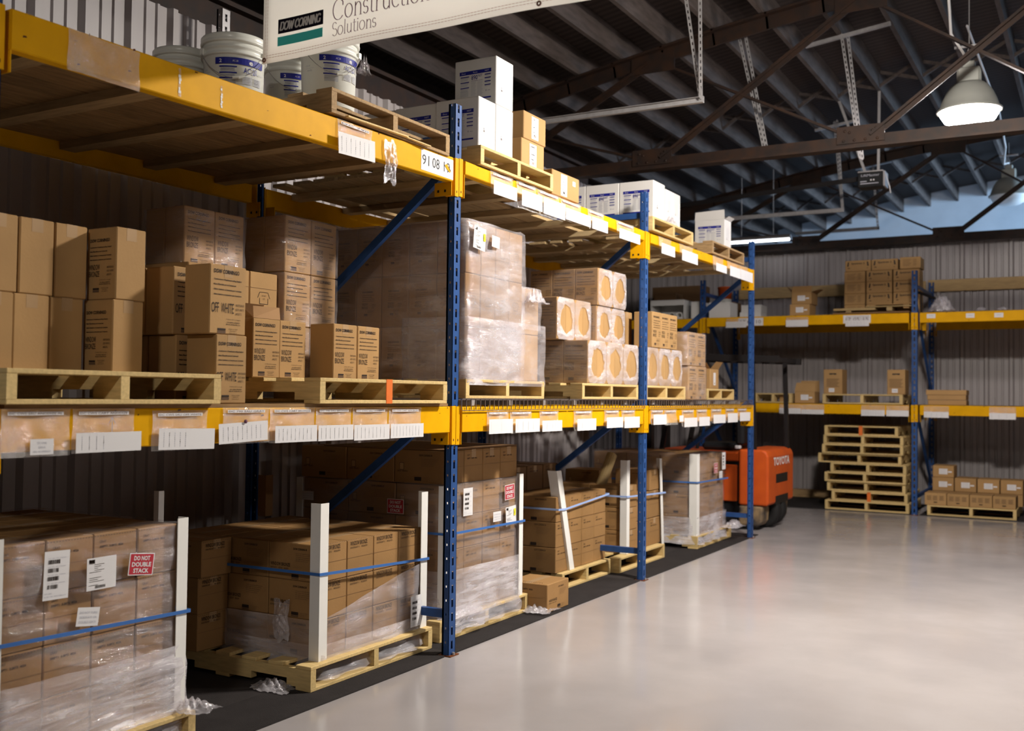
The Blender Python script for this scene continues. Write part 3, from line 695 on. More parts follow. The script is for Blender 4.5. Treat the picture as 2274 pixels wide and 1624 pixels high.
def frame(x, y, label, rot=0., hide_low=False):
    """front post's outer face at local x=0; runs back to x=-1.52"""
    r = empty('rack_frame', (x, y, 0), (0, 0, rot)); tag(r, label, 'rack frame', None)
    ob('front_post', PM_, r, (0, 0, .006)); o = ob('rear_post', PM_, r, (-1.52, PW, .006), (0, 0, PI))
    ob('base_plate', BP_, r); ob('base_plate', BP_, r, (-1.52, PW, 0), (0, 0, PI))
    yc = PW/2
    for (xa, za, xb, zc_, n_) in ((-.04, .225, -1.48, .225, 'horizontal_brace'), (-.04, 2.87, -1.48, 2.87, 'horizontal_brace'), (-.05, 2.72, -1.47, 1.58, 'diagonal_brace'), (-.05, 1.39, -1.47, .31, 'diagonal_brace')):
        b = MB(); b.bar((xa, yc, za), (xb, yc, zc_), .032, .045, 'blue_paint', (0, 0, 1)); ob(n_, b.mesh(n_), r)
    return r
U = [-2.788, 0.0, 2.762, 5.66]
frame(0, U[0], 'blue slotted rack frame at the left edge, nearest the viewpoint')
frame(0, U[1], 'blue slotted rack frame in the centre, between the first and second bays')
frame(0, U[2], 'blue slotted rack frame between the second and third bays')
frame(0, U[3], 'blue slotted rack frame at the far end of the long rack, by the forklift')
FX = [-1.70, 1.06, 3.86, -4.5]; FY = 8.905
for x, lab in ((FX[0], 'blue slotted rack frame of the far rack, left one behind the long rack end'), (FX[1], 'blue slotted rack frame of the far rack, right of the pallet stack'), (FX[2], 'blue slotted rack frame of the far rack, beyond the right edge')):
    frame(x, FY, lab, -PI/2)

def beam(p0, L, zt0, zt1, h, label, rot=0., rail=True, dirty=True, back=False):
    """p0 = (x, y) of start at the outer face of the posts; runs along local +y, tilt from zt0 to zt1"""
    r = empty('rack_beam', (p0[0], p0[1], 0), (0, 0, rot)); tag(r, label, 'rack beam')
    b = MB(); x0, x1 = -.038, .008
    vs = []
    for y, zt in ((.03, zt0), (L-.03, zt1)):
        for (x, z) in ((x0, zt), (x1-.004, zt), (x1, zt-.004), (x1, zt-h+.004), (x1-.004, zt-h), (x0, zt-h)): vs.append((x, y, z))
    b.raw(vs, [(i, (i+1) % 6, 6+(i+1) % 6, 6+i) for i in range(6)]+[(0, 1, 2, 3, 4, 5)[::-1], (6, 7, 8, 9, 10, 11)], 'yellow_paint')
    ob('beam_body', b.mesh('beam_body'), r)
    for e, (y, zt, s_) in enumerate(((0., zt0, 1), (L, zt1, -1))):
        b = MB(); H = .21
        a0, a1 = sorted((y-s_*.030, y+s_*.001)); 
        b.box(.001, .007, min(y-s_*.031, y), max(y-s_*.031, y), zt-H, zt+.003, 'yellow_paint')          # angle on the post face
        b.box(-.055, .007, min(y, y+s_*.005), max(y, y+s_*.005), zt-H, zt+.003, 'yellow_paint')            # plate beside the post
        b.box(-.11, .001, min(y+s_*.03, y+s_*.034), max(y+s_*.03, y+s_*.034), zt-H, zt-h-.001, 'yellow_paint')
        for q in ((-.04, .02), (-.085, .02)): b.box(q[0]-.006, q[0]+.006, y+s_*.035-.0008, y+s_*.035+.0008, zt-H+q[1], zt-H+q[1]+.014, 'black')
        b.box(.0065, .0078, y-s_*.012-.004, y-s_*.012+.004, zt-H+.02, zt-H+.032, 'rust')
        ob('end_connector', b.mesh('end_connector'), r)
    if dirty:
        b = MB(); random.seed(int(L*1000+zt0*100))
        for i in range(16):
            y = random.uniform(.05, L-.05); zt = zt0+(zt1-zt0)*y/L
            w_ = random.uniform(.003, .02); hh = random.uniform(.003, .012)
            zc = zt-random.choice((.008, .012, h-.012, random.uniform(.02, h-.02)))
            b.poly(((x1+.0004, y, zc), (x1+.0004, y+w_, zc+.003), (x1+.0004, y+w_*.8, zc+hh), (x1+.0004, y+w_*.1, zc+hh*.8)), 'rust')
        ob('rust_chips', b.mesh('rust_chips'), r)
    return r
HB = .143
bays = [(U[0]+PW, U[1]), (U[1]+PW, U[2]), (U[2]+PW, U[3])]
bn = ['first bay', 'second bay', 'third bay']
for i, (a, c) in enumerate(bays):
    beam((0, a), c-a, 1.372-.004*i, 1.370-.005*i, HB, 'yellow front beam, middle shelf, %s of the long rack' % bn[i])
zu = [(2.688, 2.746, .135), (2.752, 2.736, .076), (2.734, 2.756, .076)]
for i, (a, c) in enumerate(bays):
    beam((0, a), c-a, zu[i][0], zu[i][1], zu[i][2], 'yellow front beam, top shelf, %s of the long rack' % bn[i])
# rear beams (mirror: face looks at the wall)
for i, (a, c) in enumerate(bays):
    for z, h_, nm in ((1.37, HB, 'middle'), (zu[i][1]-.01, .12, 'top')):
        r = beam((-1.52, c), c-a, z, z, h_, 'yellow rear beam under the %s shelf of the %s, next to the wall' % (nm, bn[i]), rot=PI, dirty=False)
for i, (a, c) in enumerate(((FX[0]+PW, FX[1]), (FX[1]+PW, FX[2]), (-4.3, FX[0]))):
    nm_ = ['left bay of the far rack', 'right bay of the far rack', 'hidden left end of the far rack'][i]
    beam((a, FY), c-a, 2.535-(.012 if i == 1 else 0), 2.525, .125, 'yellow front beam under the top shelf, '+nm_, rot=-PI/2)
    if i < 2: beam((a, FY), c-a, 1.372, 1.368, .125, 'yellow front beam under the middle shelf, '+nm_, rot=-PI/2)
    if i < 2:
        beam((c, FY+1.52), c-a, 2.52, 2.52, .125, 'yellow rear beam under the top shelf, '+nm_, rot=PI/2, dirty=False)
        beam((c, FY+1.52), c-a, 1.366, 1.366, .125, 'yellow rear beam under the middle shelf, '+nm_, rot=PI/2, dirty=False)
# the far beams were laid with local +y pointing to +x; flip handled by rotation -90 (local +y -> +x, local +x -> -y)

def deck(x0, x1, y0, y1, z0, z1, label, n=9, nc=4, gap=.012, skip=(), wd='wood_deck', wc='wood_cross'):
    """planks running along y on cross bars running along x"""
    r = empty('shelf_deck', (0, 0, 0)); tag(r, label, 'shelf deck')
    w_ = (x1-x0)/n
    for i in range(n):
        if i in skip: continue
        b = MB(); a = x0+i*w_+gap/2*random.uniform(.2, 2.5); c = x0+(i+1)*w_-gap/2*random.uniform(.2, 2.5)
        vs = [(a, y0, z0-.02), (c, y0, z0-.02), (c, y0, z0), (a, y0, z0), (a, y1, z1-.02), (c, y1, z1-.02), (c, y1, z1), (a, y1, z1)]
        b.raw(vs, [(0, 1, 2, 3), (7, 6, 5, 4), (0, 4, 5, 1), (1, 5, 6, 2), (2, 6, 7, 3), (3, 7, 4, 0)], wd); ob('plank', b.mesh('plank'), r)
    for i in range(nc):
        t = (i+.5)/nc; y = y0+(y1-y0)*t; z = z0+(z1-z0)*t-.021
        b = MB(); b.box(x0-.0, x1+.0, y-.045, y+.045, z-.038, z, wc); ob('cross_bar', b.mesh('cross_bar'), r)
    return r
random.seed(11)
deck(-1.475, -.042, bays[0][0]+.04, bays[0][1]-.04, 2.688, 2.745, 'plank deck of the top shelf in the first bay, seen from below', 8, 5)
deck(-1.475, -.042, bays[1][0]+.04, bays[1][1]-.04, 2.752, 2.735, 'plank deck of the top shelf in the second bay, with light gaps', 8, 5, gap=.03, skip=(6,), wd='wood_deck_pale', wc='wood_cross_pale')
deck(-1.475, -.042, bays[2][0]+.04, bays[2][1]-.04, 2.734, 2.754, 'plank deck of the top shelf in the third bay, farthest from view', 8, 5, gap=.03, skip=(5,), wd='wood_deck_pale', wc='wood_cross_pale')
deck(-1.475, -.042, bays[0][0]+.04, bays[0][1]-.04, 1.386, 1.386, 'plank deck of the middle shelf in the first bay, under the open pallet', 8, 4, gap=.004)
for o_ in [o for o in bpy.data.objects if o.name.startswith('shelf_deck')][-1:]: pass
# front edge board of the first middle deck
b = MB(); b.box(-.042, .004, bays[0][0]+.04, bays[0][1]-.045, 1.3725, 1.387, 'wood_deck'); o = ob('edge_board', b.mesh('edge_board')); tag(o, 'thin wooden edge board lying on the front beam of the first bay', 'board')
for i in (0, 1):
    x0, x1 = ((FX[0]+PW+.04, FX[1]-.04), (FX[1]+PW+.04, FX[2]-.04))[i]
    for z, nm in ((2.53, 'top'), (1.372, 'middle')):
        r = empty('shelf_deck', (0, 0, 0)); tag(r, 'board deck of the %s shelf in the %s bay of the far rack' % (nm, ('left', 'right')[i]), 'shelf deck')
        for j in range(7):
            b = MB(); ya = FY+.045+j*.205; b.box(x0, x1, ya, ya+.195, z-.018, z+.002, 'wood_deck'); ob('plank', b.mesh('plank'), r)
r = empty('shelf_deck', (0, 0, 0)); tag(r, 'board deck of the top shelf left of the far rack post, behind the long rack', 'shelf deck')
for j in range(7):
    b = MB(); ya = FY+.045+j*.205; b.box(-4.3, FX[0]-.04, ya, ya+.195, 2.512, 2.532, 'wood_deck'); ob('plank', b.mesh('plank'), r)
# wire mesh decks of the middle shelf in bays 2 and 3
_wd = {}
def wire_deck(y0, y1, label):
    w_ = round(y1-y0, 3)
    if w_ not in _wd:
        b = MB(); n = int(w_/.05); q = .0045
        for i in range(n+1):
            y = w_*i/n; b.box(-1.49, .014, y-q/2, y+q/2, .040, .040+q, 'wire'); b.box(.0145, .0145+q, y-q/2, y+q/2, -.018, .044, 'wire')
            b.box(-1.494, -1.490, y-q/2, y+q/2, -.02, .044, 'wire')
        for z in (.0435, -.022): b.box(.0145+q, .0145+2*q, 0, w_, z-q/2, z+q/2, 'wire')
        for k in range(14): b.box(-.05-k*.108-q, -.05-k*.108, 0, w_, .035, .0395, 'wire')
        for i in range(3):
            y = w_*(i+.5)/3; b.box(-1.47, -.045, y-.02, y+.02, .004, .035, 'galv')
        _wd[w_] = b.mesh('wire_deck')
    o = ob('wire_deck', _wd[w_], None, (0, y0, 1.370)); tag(o, label, 'wire shelf deck'); return o
wire_deck(.075, 1.40, 'wire mesh deck panel at the near end of the second bay'); wire_deck(1.415, 2.74, 'wire mesh deck panel at the far end of the second bay')
wire_deck(2.845, 4.22, 'wire mesh deck panel at the near end of the third bay'); wire_deck(4.235, 5.61, 'wire mesh deck panel at the far end of the third bay')

# rubber mats
b = MB(); ys = [-5.3]+[v for u in U for v in (u-.02, u+PW+.02)]+[5.95]
for i in range(0, len(ys)-1, 2): b.box(-1.46, -.012, ys[i], ys[i+1], 0, .008, 'rubber')
for i in range(1, len(ys)-1, 2): b.box(-1.46, -.075, ys[i], ys[i+1], 0, .008, 'rubber')
for i in range(0, len(ys)-1, 2):
    for k in range(40): b.box(-.35+k*.0085-.0, -.3475+k*.0085, ys[i], ys[i+1], .008, .0092, 'rubber')
o = ob('rubber_mat', b.mesh('rubber_mat')); tag(o, 'black ribbed rubber mat on the floor under the long rack', 'mat')
b = MB(); b.box(FX[0]+.09, FX[1]-.02, 8.93, 10.38, 0, .008, 'rubber'); b.box(FX[1]+.09, FX[2]-.02, 8.93, 10.38, 0, .008, 'rubber'); o = ob('rubber_mat', b.mesh('rubber_mat')); tag(o, 'black rubber mat on the floor under the far rack', 'mat')

# ------------------------------------------------------------------ film, boards, straps, stickers
def film_shell(name, x0, x1, y0, y1, z0, z1, label, mt='film', amp=.006, seed=1, top=.06, cat='plastic wrap', pinch=0., nz=16, tilt=0.):
    """stretch film wound round a load: one closed wrinkled sleeve folded in over the top edge"""
    rnd = random.Random(seed); per = []; st = .06; r = .02
    def seg(a, c):
        n = max(2, int(math.dist(a, c)/st)); return [(a[0]+(c[0]-a[0])*i/n, a[1]+(c[1]-a[1])*i/n) for i in range(n)]
    cs = [(x1, y0), (x1, y1), (x0, y1), (x0, y0)]; nr = [(1, 0), (0, 1), (-1, 0), (0, -1)]
    for k in range(4):
        for q in seg(cs[k], cs[(k+1) % 4]): per.append((q, nr[k]))
    ph = [rnd.uniform(0, 6) for _ in range(8)]
    def dis(s, z): return amp*(math.sin(s*9+z*14+ph[0])+.7*math.sin(s*23-z*31+ph[1])+.6*math.sin(s*5.1-z*47+ph[2]))+rnd.uniform(-1, 1)*amp*.5
    vs = []; n = len(per); rows = []
    for j in range(nz+1):
        z = z0+(z1-z0)*j/nz; row = []
        for i, ((x, y), (nx, ny)) in enumerate(per):
            o_ = .014+max(-.010, dis(i*st, z))
            zz__ = z+(tilt*j/nz*(y-y0)/(y1-y0) if nx >= 0 else 0)
            if pinch and j <= 3: o_ += pinch*(3-j)/3*(1+.5*math.sin(i*1.7))
            row.append((x+nx*o_, y+ny*o_, zz__))
        rows.append(row)
    if top:
        rows.append([(x-nx*top+0*rnd.random(), y-ny*top, z1+.008+.004*math.sin(i*1.3)) for i, ((x, y), (nx, ny)) in enumerate(per)])
    b = MB(); vs = sum(rows, []); fs = []
    for j in range(len(rows)-1):
        for i in range(n): fs.append((j*n+i, j*n+(i+1) % n, (j+1)*n+(i+1) % n, (j+1)*n+i))
    b.raw(vs, fs, mt)
    o = ob(name, b.mesh(name, True)); tag(o, label, cat); return o
def crumple(name, c, size, label, seed=0, mt='film_thick', squash=.35, cat='plastic wrap', parent=None):
    rnd = random.Random(seed); N = 22; vs = []; ph = [rnd.uniform(0, 6) for _ in range(6)]; fr = [rnd.uniform(5, 17) for _ in range(6)]
    for j in range(N):
        for i in range(N):
            u = i/(N-1)-.5; v = j/(N-1)-.5; rr = min(1, math.hypot(u, v)*2)
            h = (abs(math.sin(u*fr[0]+v*fr[1]+ph[0]))*.6+abs(math.sin(u*fr[2]-v*fr[3]+ph[1]))*.4)*(1-rr*rr)+.12*rnd.random()
            k = 1+.12*math.sin(math.atan2(v, u)*5+ph[2])
            vs.append((u*size[0]*k+.02*size[0]*rnd.uniform(-1, 1), v*size[1]*k+.02*size[1]*rnd.uniform(-1, 1), h*size[2]))
    b = MB(); b.raw(vs, [(j*N+i, j*N+i+1, (j+1)*N+i+1, (j+1)*N+i) for j in range(N-1) for i in range(N-1)], mt)
    o = ob(name, b.mesh(name, True), parent, c)
    if not parent: tag(o, label, cat)
    return o
def corner_board(x, y, z0, z1, label, w=.05, rot=0., tilt=(0, 0), t=.004, mt='corner_white'):
    """L-section board; corner at (x, y) pointing +x,-y before rotation"""
    b = MB(); h = z1-z0
    vs = []
    pr_ = [(0, 0), (0, w), (-t, w), (-t, t), (-w, t), (-w, 0)]
    for z, (dx, dy) in ((0, (0, 0)), (h, tilt)): vs += [(px+dx, py+dy, z) for px, py in pr_]
    b.raw(vs, [(i, (i+1) % 6, 6+(i+1) % 6, 6+i) for i in range(6)]+[(5, 4, 3, 2, 1, 0), (6, 7, 8, 9, 10, 11)], mt)
    o = ob('corner_board', b.mesh('corner_board'), None, (x, y, z0), (0, 0, rot)); tag(o, label, 'corner protector'); return o
def strap(pts, label, mt='strap_blue', h=.014):
    b = MB(); t = .0015
    for p, q in zip(pts[:-1], pts[1:]): b.bar(p, q, t*2, h, mt)
    o = ob('strap', b.mesh('strap')); tag(o, label, 'strap'); return o
def sticker(parent, style, name, p, face='x', rot=0., s=(1, 1)):
    """p in world coordinates; parent untransformed"""
    rx = (PI/2, 0, PI/2) if face == 'x' else (PI/2, 0, 0)
    M = Euler(rx).to_matrix().to_4x4() @ Matrix.Rotation(rot, 4, 'Z') @ Matrix.Diagonal((s[0], s[1], 1, 1)); M.translation = Vector(p)
    o = bpy.data.objects.new(name, pr(style)); C.objects.link(o); o.parent = parent; o.matrix_local = M
    return o
ORD = ['nearest', 'second nearest', 'third nearest', 'farthest']
DP = ['', 'behind the aisle one', 'two back', 'three back', 'four back']
ROW = {2: ['bottom', 'top'], 3: ['bottom', 'middle', 'top'], 4: ['bottom', 'second', 'third', 'top']}
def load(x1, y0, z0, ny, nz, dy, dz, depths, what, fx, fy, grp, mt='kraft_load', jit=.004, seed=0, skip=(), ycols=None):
    """block of cartons: aisle-face column x row grid, and the layers behind that show on the near side or on top"""
    rnd = random.Random(seed); xx = x1
    for d, dx in enumerate(depths):
        for i in range(ny):
            for k in range(nz):
                if (d, i, k) in skip: continue
                if d > 0 and i > 0 and k < nz-1: continue        # hidden inside the block
                if d == 0: lab = '%s, %s row, %s on aisle side' % (what, ROW[nz][k], ORD[min(i, 3)])
                elif k == nz-1: lab = '%s, top, %s, layer %s' % (what, ORD[min(i, 3)], DP[d])
                else: lab = '%s, near end, %s row, layer %s' % (what, ROW[nz][k], DP[d])
                carton(xx-rnd.uniform(0, jit), y0+i*dy+rnd.uniform(0, jit*.5), z0+k*dz, dx-.004, dy-.004, dz-.0015, lab, grp,
                       fx if d == 0 else None, fy if i == 0 else None, mt, None if k < nz-1 else 'x', sx=dy/.205, sy=(dx/.32 if dx > .25 else .6))
        xx -= dx
PZ = .12
# ---- F1: nearest wrapped load on the floor
pallet(-.13, -2.74, .0085, 1.15, 1.04, PZ, 'wooden pallet under the nearest shrink-wrapped load at the lower left corner')
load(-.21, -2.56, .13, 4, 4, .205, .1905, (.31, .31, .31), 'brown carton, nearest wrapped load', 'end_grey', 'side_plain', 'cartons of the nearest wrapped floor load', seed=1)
fw = film_shell('stretch_wrap', -1.14, -.20, -2.57, -1.735, .115, .895, 'clear stretch wrap round the nearest floor load, with white and red stickers', 'film', .004, 3, nz=20)
fs_ = film_shell('stretch_wrap', -1.15, -.185, -2.58, -1.72, .05, .40, 'bunched lower turns of stretch wrap at the foot of the nearest floor load', 'film_skirt', .006, 5, top=0, pinch=.03, nz=8)
sticker(fw, 'ship', 'shipping_label', (-.178, -2.335, .767), 'x', -.03, (1.05, .92)); sticker(fw, 'route', 'packing_note', (-.178, -2.14, .747), 'x', .0, (1.1, .93))
sticker(fw, 'warn', 'warning_sticker', (-.176, -1.955, .755), 'x', -.12, (1.05, .86)); sticker(fw, 'warn2', 'handling_sticker', (-.176, -2.198, .593), 'x', -.14, (.98, .82))
corner_board(-.178, -2.60, .13, .92, 'white corner board at the left edge of the photo, on the nearest wrapped load', .055)
corner_board(-.178, -1.715, .13, .915, 'tall white corner board at the right edge of the nearest wrapped load', .055, rot=PI/2)
strap([(-.172, -2.62, .556), (-.172, -1.7, .53), (-1.15, -1.7, .53)], 'blue strap round the nearest wrapped floor load')
crumple('film_scrap', (-.13, -1.72, .14), (.20, .14, .045), 'torn crumpled film on the pallet corner of the nearest load', 4)
corner_board(-.463, -1.62, .008, 1.0, 'dim white corner board standing in the shadow behind the nearest load', .03)
# ---- F2: WINDOW BRONZE load
pallet(-.165, -.945, .0085, 1.15, 1.03, PZ, 'wooden pallet under the window bronze cartons on the floor of the first bay')
load(-.235, -.815, .13, 4, 3, .222, .185, (.33, .33, .33), 'WINDOW BRONZE carton, strapped floor load', 'end', 'side', 'cartons of the window bronze floor load', seed=2)
carton(-.83, -1.03, .13, .32, .205, .185, 'dim brown carton at the rear left of the window bronze load, lowest of three', None, 'end', 'side', sy=1, mt='kraft_load')
carton(-.83, -1.03, .315, .32, .205, .185, 'dim brown carton at the rear left of the window bronze load, middle one of three', None, 'end', 'side', sy=1, mt='kraft_load')
carton(-.81, -1.03, .50, .32, .205, .185, 'partly lit WINDOW BRONZE carton topping the rear left column of the floor load', None, 'end', 'side', sy=1, mt='kraft_load')
fw = film_shell('stretch_wrap', -1.22, -.225, -.825, .07, .11, .32, 'clear stretch wrap round the lower half of the window bronze load', 'film_mid', .004, 7, top=0, nz=10, tilt=.18)
fs_ = film_shell('stretch_wrap', -1.23, -.215, -.83, .08, .04, .20, 'tight bunched turns of stretch wrap at the foot of the window bronze load', 'film_skirt', .006, 8, top=0, pinch=.035, nz=8)
sticker(fw, 'ship', 'shipping_label', (-.196, -.035, .235), 'x', 0, (1.0, .9))
corner_board(-.20, -.85, .115, .895, 'tall white corner board at the near corner of the window bronze load', .062)
corner_board(-.205, .083, .115, .885, 'tall white corner board at the far corner of the window bronze load', .062, rot=PI/2)
strap([(-1.25, -.852, .545), (-.196, -.856, .552), (-.196, .09, .508), (-1.25, .09, .52)], 'bright blue strap round the window bronze cartons')
o = crumple('film_scrap', (-.45, -.842, .30), (.10, .20, .02), 'loose knotted film tail on the near side of the window bronze load', 12); o.rotation_euler = (PI/2, 0, 0)
crumple('film_scrap', (-.36, -.985, .012), (.22, .14, .05), 'crumpled film tail drooping over the near pallet end of the window bronze load', 14, squash=.5)
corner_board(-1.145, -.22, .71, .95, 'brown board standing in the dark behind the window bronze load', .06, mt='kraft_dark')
# ---- F3: tall wrapped load behind the centre frame
pallet(-.19, .20, .0085, 1.15, 1.05, PZ, 'wooden pallet under the tall wrapped load behind the central rack frame')
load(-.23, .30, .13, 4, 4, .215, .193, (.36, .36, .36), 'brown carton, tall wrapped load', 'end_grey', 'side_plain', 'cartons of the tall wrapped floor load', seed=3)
for i in range(4):
    carton(-.235, .295+i*.217, .905, .36, .213, .198, 'loose carton on the tall wrapped load, %s on aisle side' % ORD[i], 'loose cartons on the tall wrapped load', 'end_grey', 'side_plain' if i == 0 else None, sx=1.03, sy=1.1, mt='kraft_load')
    for d in (1, 2):
        if i == 0 or d == 1: carton(-.235-.365*d, .295+i*.217, .905, .36, .213, .198, 'loose carton on the tall wrapped load, %s, %s row back' % (ORD[i], ['', 'one', 'two'][d]), 'loose cartons on the tall wrapped load', None, 'side_plain' if i == 0 else None, sy=1.1, mt='kraft_load')
b = MB(); b.cbox(-1.15, -.24, .30, 1.17, 1.105, 1.111, 'kraft_dark', .001); o = ob('cardboard_sheet', b.mesh('cardboard_sheet')); tag(o, 'brown cardboard sheet lying on the loose cartons of the tall load', 'cardboard')
fw = film_shell('stretch_wrap', -1.31, -.225, .29, 1.165, .10, .905, 'clear stretch wrap on the tall load, with red DO NOT DOUBLE STACK stickers', 'film', .004, 9, nz=20)
fs_ = film_shell('stretch_wrap', -1.32, -.212, .28, 1.18, .05, .40, 'bunched lower turns of stretch wrap at the foot of the tall load', 'film_skirt', .006, 10, top=0, pinch=.04, nz=8)
sticker(fw, 'ship', 'shipping_label', (-.198, .50, .793), 'x', 0, (1.05, .87)); sticker(fw, 'warn', 'warning_sticker', (-.196, 1.0, .815), 'x', .05, (1.08, .95)); sticker(fw, 'warn2', 'handling_sticker', (-.196, .845, .672), 'x', 0, (.98, .74))
sticker(fw, 'route', 'packing_note', (-.196, 1.02, .661), 'x', .06, (1.1, .93)); sticker(fw, 'yellow_tab', 'yellow_tab', (-.193, 1.065, .682), 'x')
sticker(fw, 'warn', 'warning_sticker', (-.56, .262, .764), 'y', 0, (1.05, .86)); sticker(fw, 'warn2', 'handling_sticker', (-1.24, .262, .79), 'y', 0, (.95, .66))
corner_board(-.196, .268, .115, .90, 'white corner board left of the central blue post, on the tall load', .06)
corner_board(-.20, 1.19, .115, .92, 'white corner board right of the red sticker on the tall load', .05, rot=PI/2)
corner_board(-1.34, .268, .115, .90, 'dim white corner board at the rear corner of the tall load', .05, rot=-PI/2)
strap([(-1.35, .262, .622), (-.19, .262, .622), (-.19, 1.2, .612), (-1.3, 1.2, .61)], 'dark blue strap round the tall wrapped load')
crumple('film_scrap', (-.12, 1.27, .02), (.20, .22, .05), 'bunched film tail on the floor mat beyond the tall load', 21, squash=.5)
crumple('film_scrap', (-.19, .45, .13), (.08, .4, .05), 'wrinkled film edge lying on the near pallet boards of the tall load', 22, squash=.5)
# ---- F4 single carton on the floor
carton(-.045, 1.25, .0095, .30, .325, .186, 'single brown carton on the floor mat right of the tall wrapped load', None, 'side', 'end_grey', tape='x', sx=.95, sy=1.2, rz=.02, mt='kraft_load')
# ---- F5
pallet(-.33, 2.03, .0085, 1.12, .86, PZ, 'wooden pallet under the strapped brown cartons beside the second frame')
load(-.37, 2.0, .13, 4, 3, .22, .187, (.36, .36, .36), 'brown carton, load with leaning board', 'end_grey', 'side_plain', 'cartons of the blue-strapped load', seed=4)
corner_board(-.352, 2.20, .13, .885, 'white corner board leaning to the left across the blue-strapped load', .075, tilt=(0, -.235))
strap([(-1.4, 1.99, .60), (-.345, 1.99, .60), (-.345, 2.1, .595), (-.35, 2.90, .648), (-1.4, 2.9, .64)], 'pale blue strap round the load with the leaning white board', 'strap_pale')
b = MB(); b.tube([(-.62, 3.02, .13), (-.60, 3.25, .64), (-.58, 3.46, .93)], .045, 'tube_kraft', 14); o = ob('cardboard_tube', b.mesh('cardboard_tube')); tag(o, 'kraft cardboard tube leaning to the right behind the strapped cartons', 'tube')
for i in range(3):
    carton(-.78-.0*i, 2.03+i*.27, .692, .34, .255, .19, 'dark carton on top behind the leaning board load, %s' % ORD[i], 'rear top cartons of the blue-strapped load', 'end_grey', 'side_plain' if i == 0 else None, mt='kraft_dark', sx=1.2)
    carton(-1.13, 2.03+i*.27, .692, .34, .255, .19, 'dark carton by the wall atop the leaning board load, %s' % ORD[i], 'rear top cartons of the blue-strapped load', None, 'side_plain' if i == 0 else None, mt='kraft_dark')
# ---- F6
pallet(-.27, 2.93, .0085, 1.12, 1.0, PZ, 'wooden pallet under the stepped brown cartons just beyond the second frame')
for k in range(3):
    carton(-.33, 3.19, .13+k*.187, .33, .235, .185, 'brown carton, near column of the stepped load, %s row' % ROW[3][k], 'cartons of the stepped load', 'end_grey', 'side_plain', sx=1.1, mt='kraft_load')
    carton(-.665, 3.19, .13+k*.187, .33, .235, .185, 'brown carton behind the near column of the stepped load, %s row' % ROW[3][k], 'cartons of the stepped load', None, 'side_plain', mt='kraft_load')
for k in range(2):
    for i in range(2): carton(-.34, 3.44+i*.28, .13+k*.24, .33, .27, .235, 'brown carton, far part of the stepped load, %s row, %s column' % (ROW[2][k], ['left', 'right'][i]), 'cartons of the stepped load', 'end_grey', None, sx=1.2, mt='kraft_load')
carton(-.34, 3.74, .61, .33, .25, .18, 'brown carton alone on the top far corner of the stepped load', None, 'end_grey', 'side_plain', sy=.9, mt='kraft_load')
carton(-.70, 3.46, .61, .33, .27, .18, 'brown carton set back on top of the stepped load', None, None, 'side_plain', mt='kraft_load')
corner_board(-.31, 3.165, .13, .905, 'upright white corner board left of the second blue post, on the stepped load', .06)
corner_board(-.315, 4.03, .10, .885, 'thin upright white corner board right of the second blue post', .05, rot=PI/2, tilt=(-.07, 0))
strap([(-1.4, 3.15, .60), (-.302, 3.155, .605), (-.302, 4.03, .575), (-1.4, 4.03, .58)], 'pale blue strap round the stepped load beyond the second frame', 'strap_pale')
# ---- F7
pallet(-.19, 4.56, .0085, 1.15, 1.03, PZ, 'wooden pallet under the farthest wrapped load, beside the forklift')
load(-.235, 4.60, .13, 4, 4, .215, .19, (.35, .35, .35), 'brown carton, farthest wrapped load', 'end_grey', 'side_plain', 'cartons of the farthest wrapped load', seed=5)
fw = film_shell('stretch_wrap', -1.29, -.23, 4.59, 5.465, .10, .90, 'clear stretch wrap round the farthest floor load beside the forklift', 'film', .004, 11, nz=16)
fs_ = film_shell('stretch_wrap', -1.30, -.215, 4.58, 5.48, .05, .30, 'bunched lower turns of wrap at the foot of the farthest load', 'film_skirt', .006, 13, top=0, pinch=.04, nz=8)
corner_board(-.20, 4.57, .12, .90, 'white corner board on the near corner of the farthest wrapped load', .075)
strap([(-1.3, 4.562, .628), (-.194, 4.562, .632), (-.194, 5.49, .62)], 'dark strap round the farthest wrapped load')
sticker(fw, 'warn', 'warning_sticker', (-.20, 5.12, .74), 'x', 0, (1, 1)); sticker(fw, 'ship', 'shipping_label', (-.198, 5.36, .80), 'x', 0, (1.1, .9)); sticker(fw, 'warn2', 'handling_sticker', (-.198, 5.27, .66), 'x')
crumple('film_scrap', (-.12, 5.45, .13), (.16, .3, .08), 'whitish film bunch on the pallet corner of the farthest load', 31, squash=.5)

# ---- middle shelf, first bay (shelf top 1.387)
pallet(.048, -2.705, 1.388, 1.12, .935, .118, 'empty-looking pale wooden pallet at the left of the middle shelf, first bay')
def sausage(x1, y0, z0, dx, dy, dz, label, fx=None, fy=None, **k): return carton(x1, y0, z0, dx, dy, dz, label, k.pop('group', None), fx, fy, **k)
zs = 1.507
for j, (ya, nm) in enumerate(((-2.545, 'at the left edge of the photo'), (-2.394, 'second from the left edge'), (-2.245, 'left of the lettered column'))):
    sausage(-.35, ya, zs+.285, .17, .143, .284, 'plain carton, upper row above the empty pallet, '+nm, tape='y')
for j, (ya, nm) in enumerate(((-2.56, 'at the left edge of the photo'), (-2.412, 'second from the left edge'), (-2.262, 'left of the lettered column'))):
    sausage(-.35, ya, zs, .17, .147, .284, 'plain carton, lower row above the empty pallet, '+nm)
sausage(-.215, -2.075, zs+.285, .17, .143, .284, 'upper lettered carton with plain end, left of the OFF WHITE boxes', fy='wb', sy=.84)
sausage(-.215, -2.085, zs, .17, .147, .284, 'lower lettered carton with plain end, left of the OFF WHITE boxes', fy='wb', sy=.84)
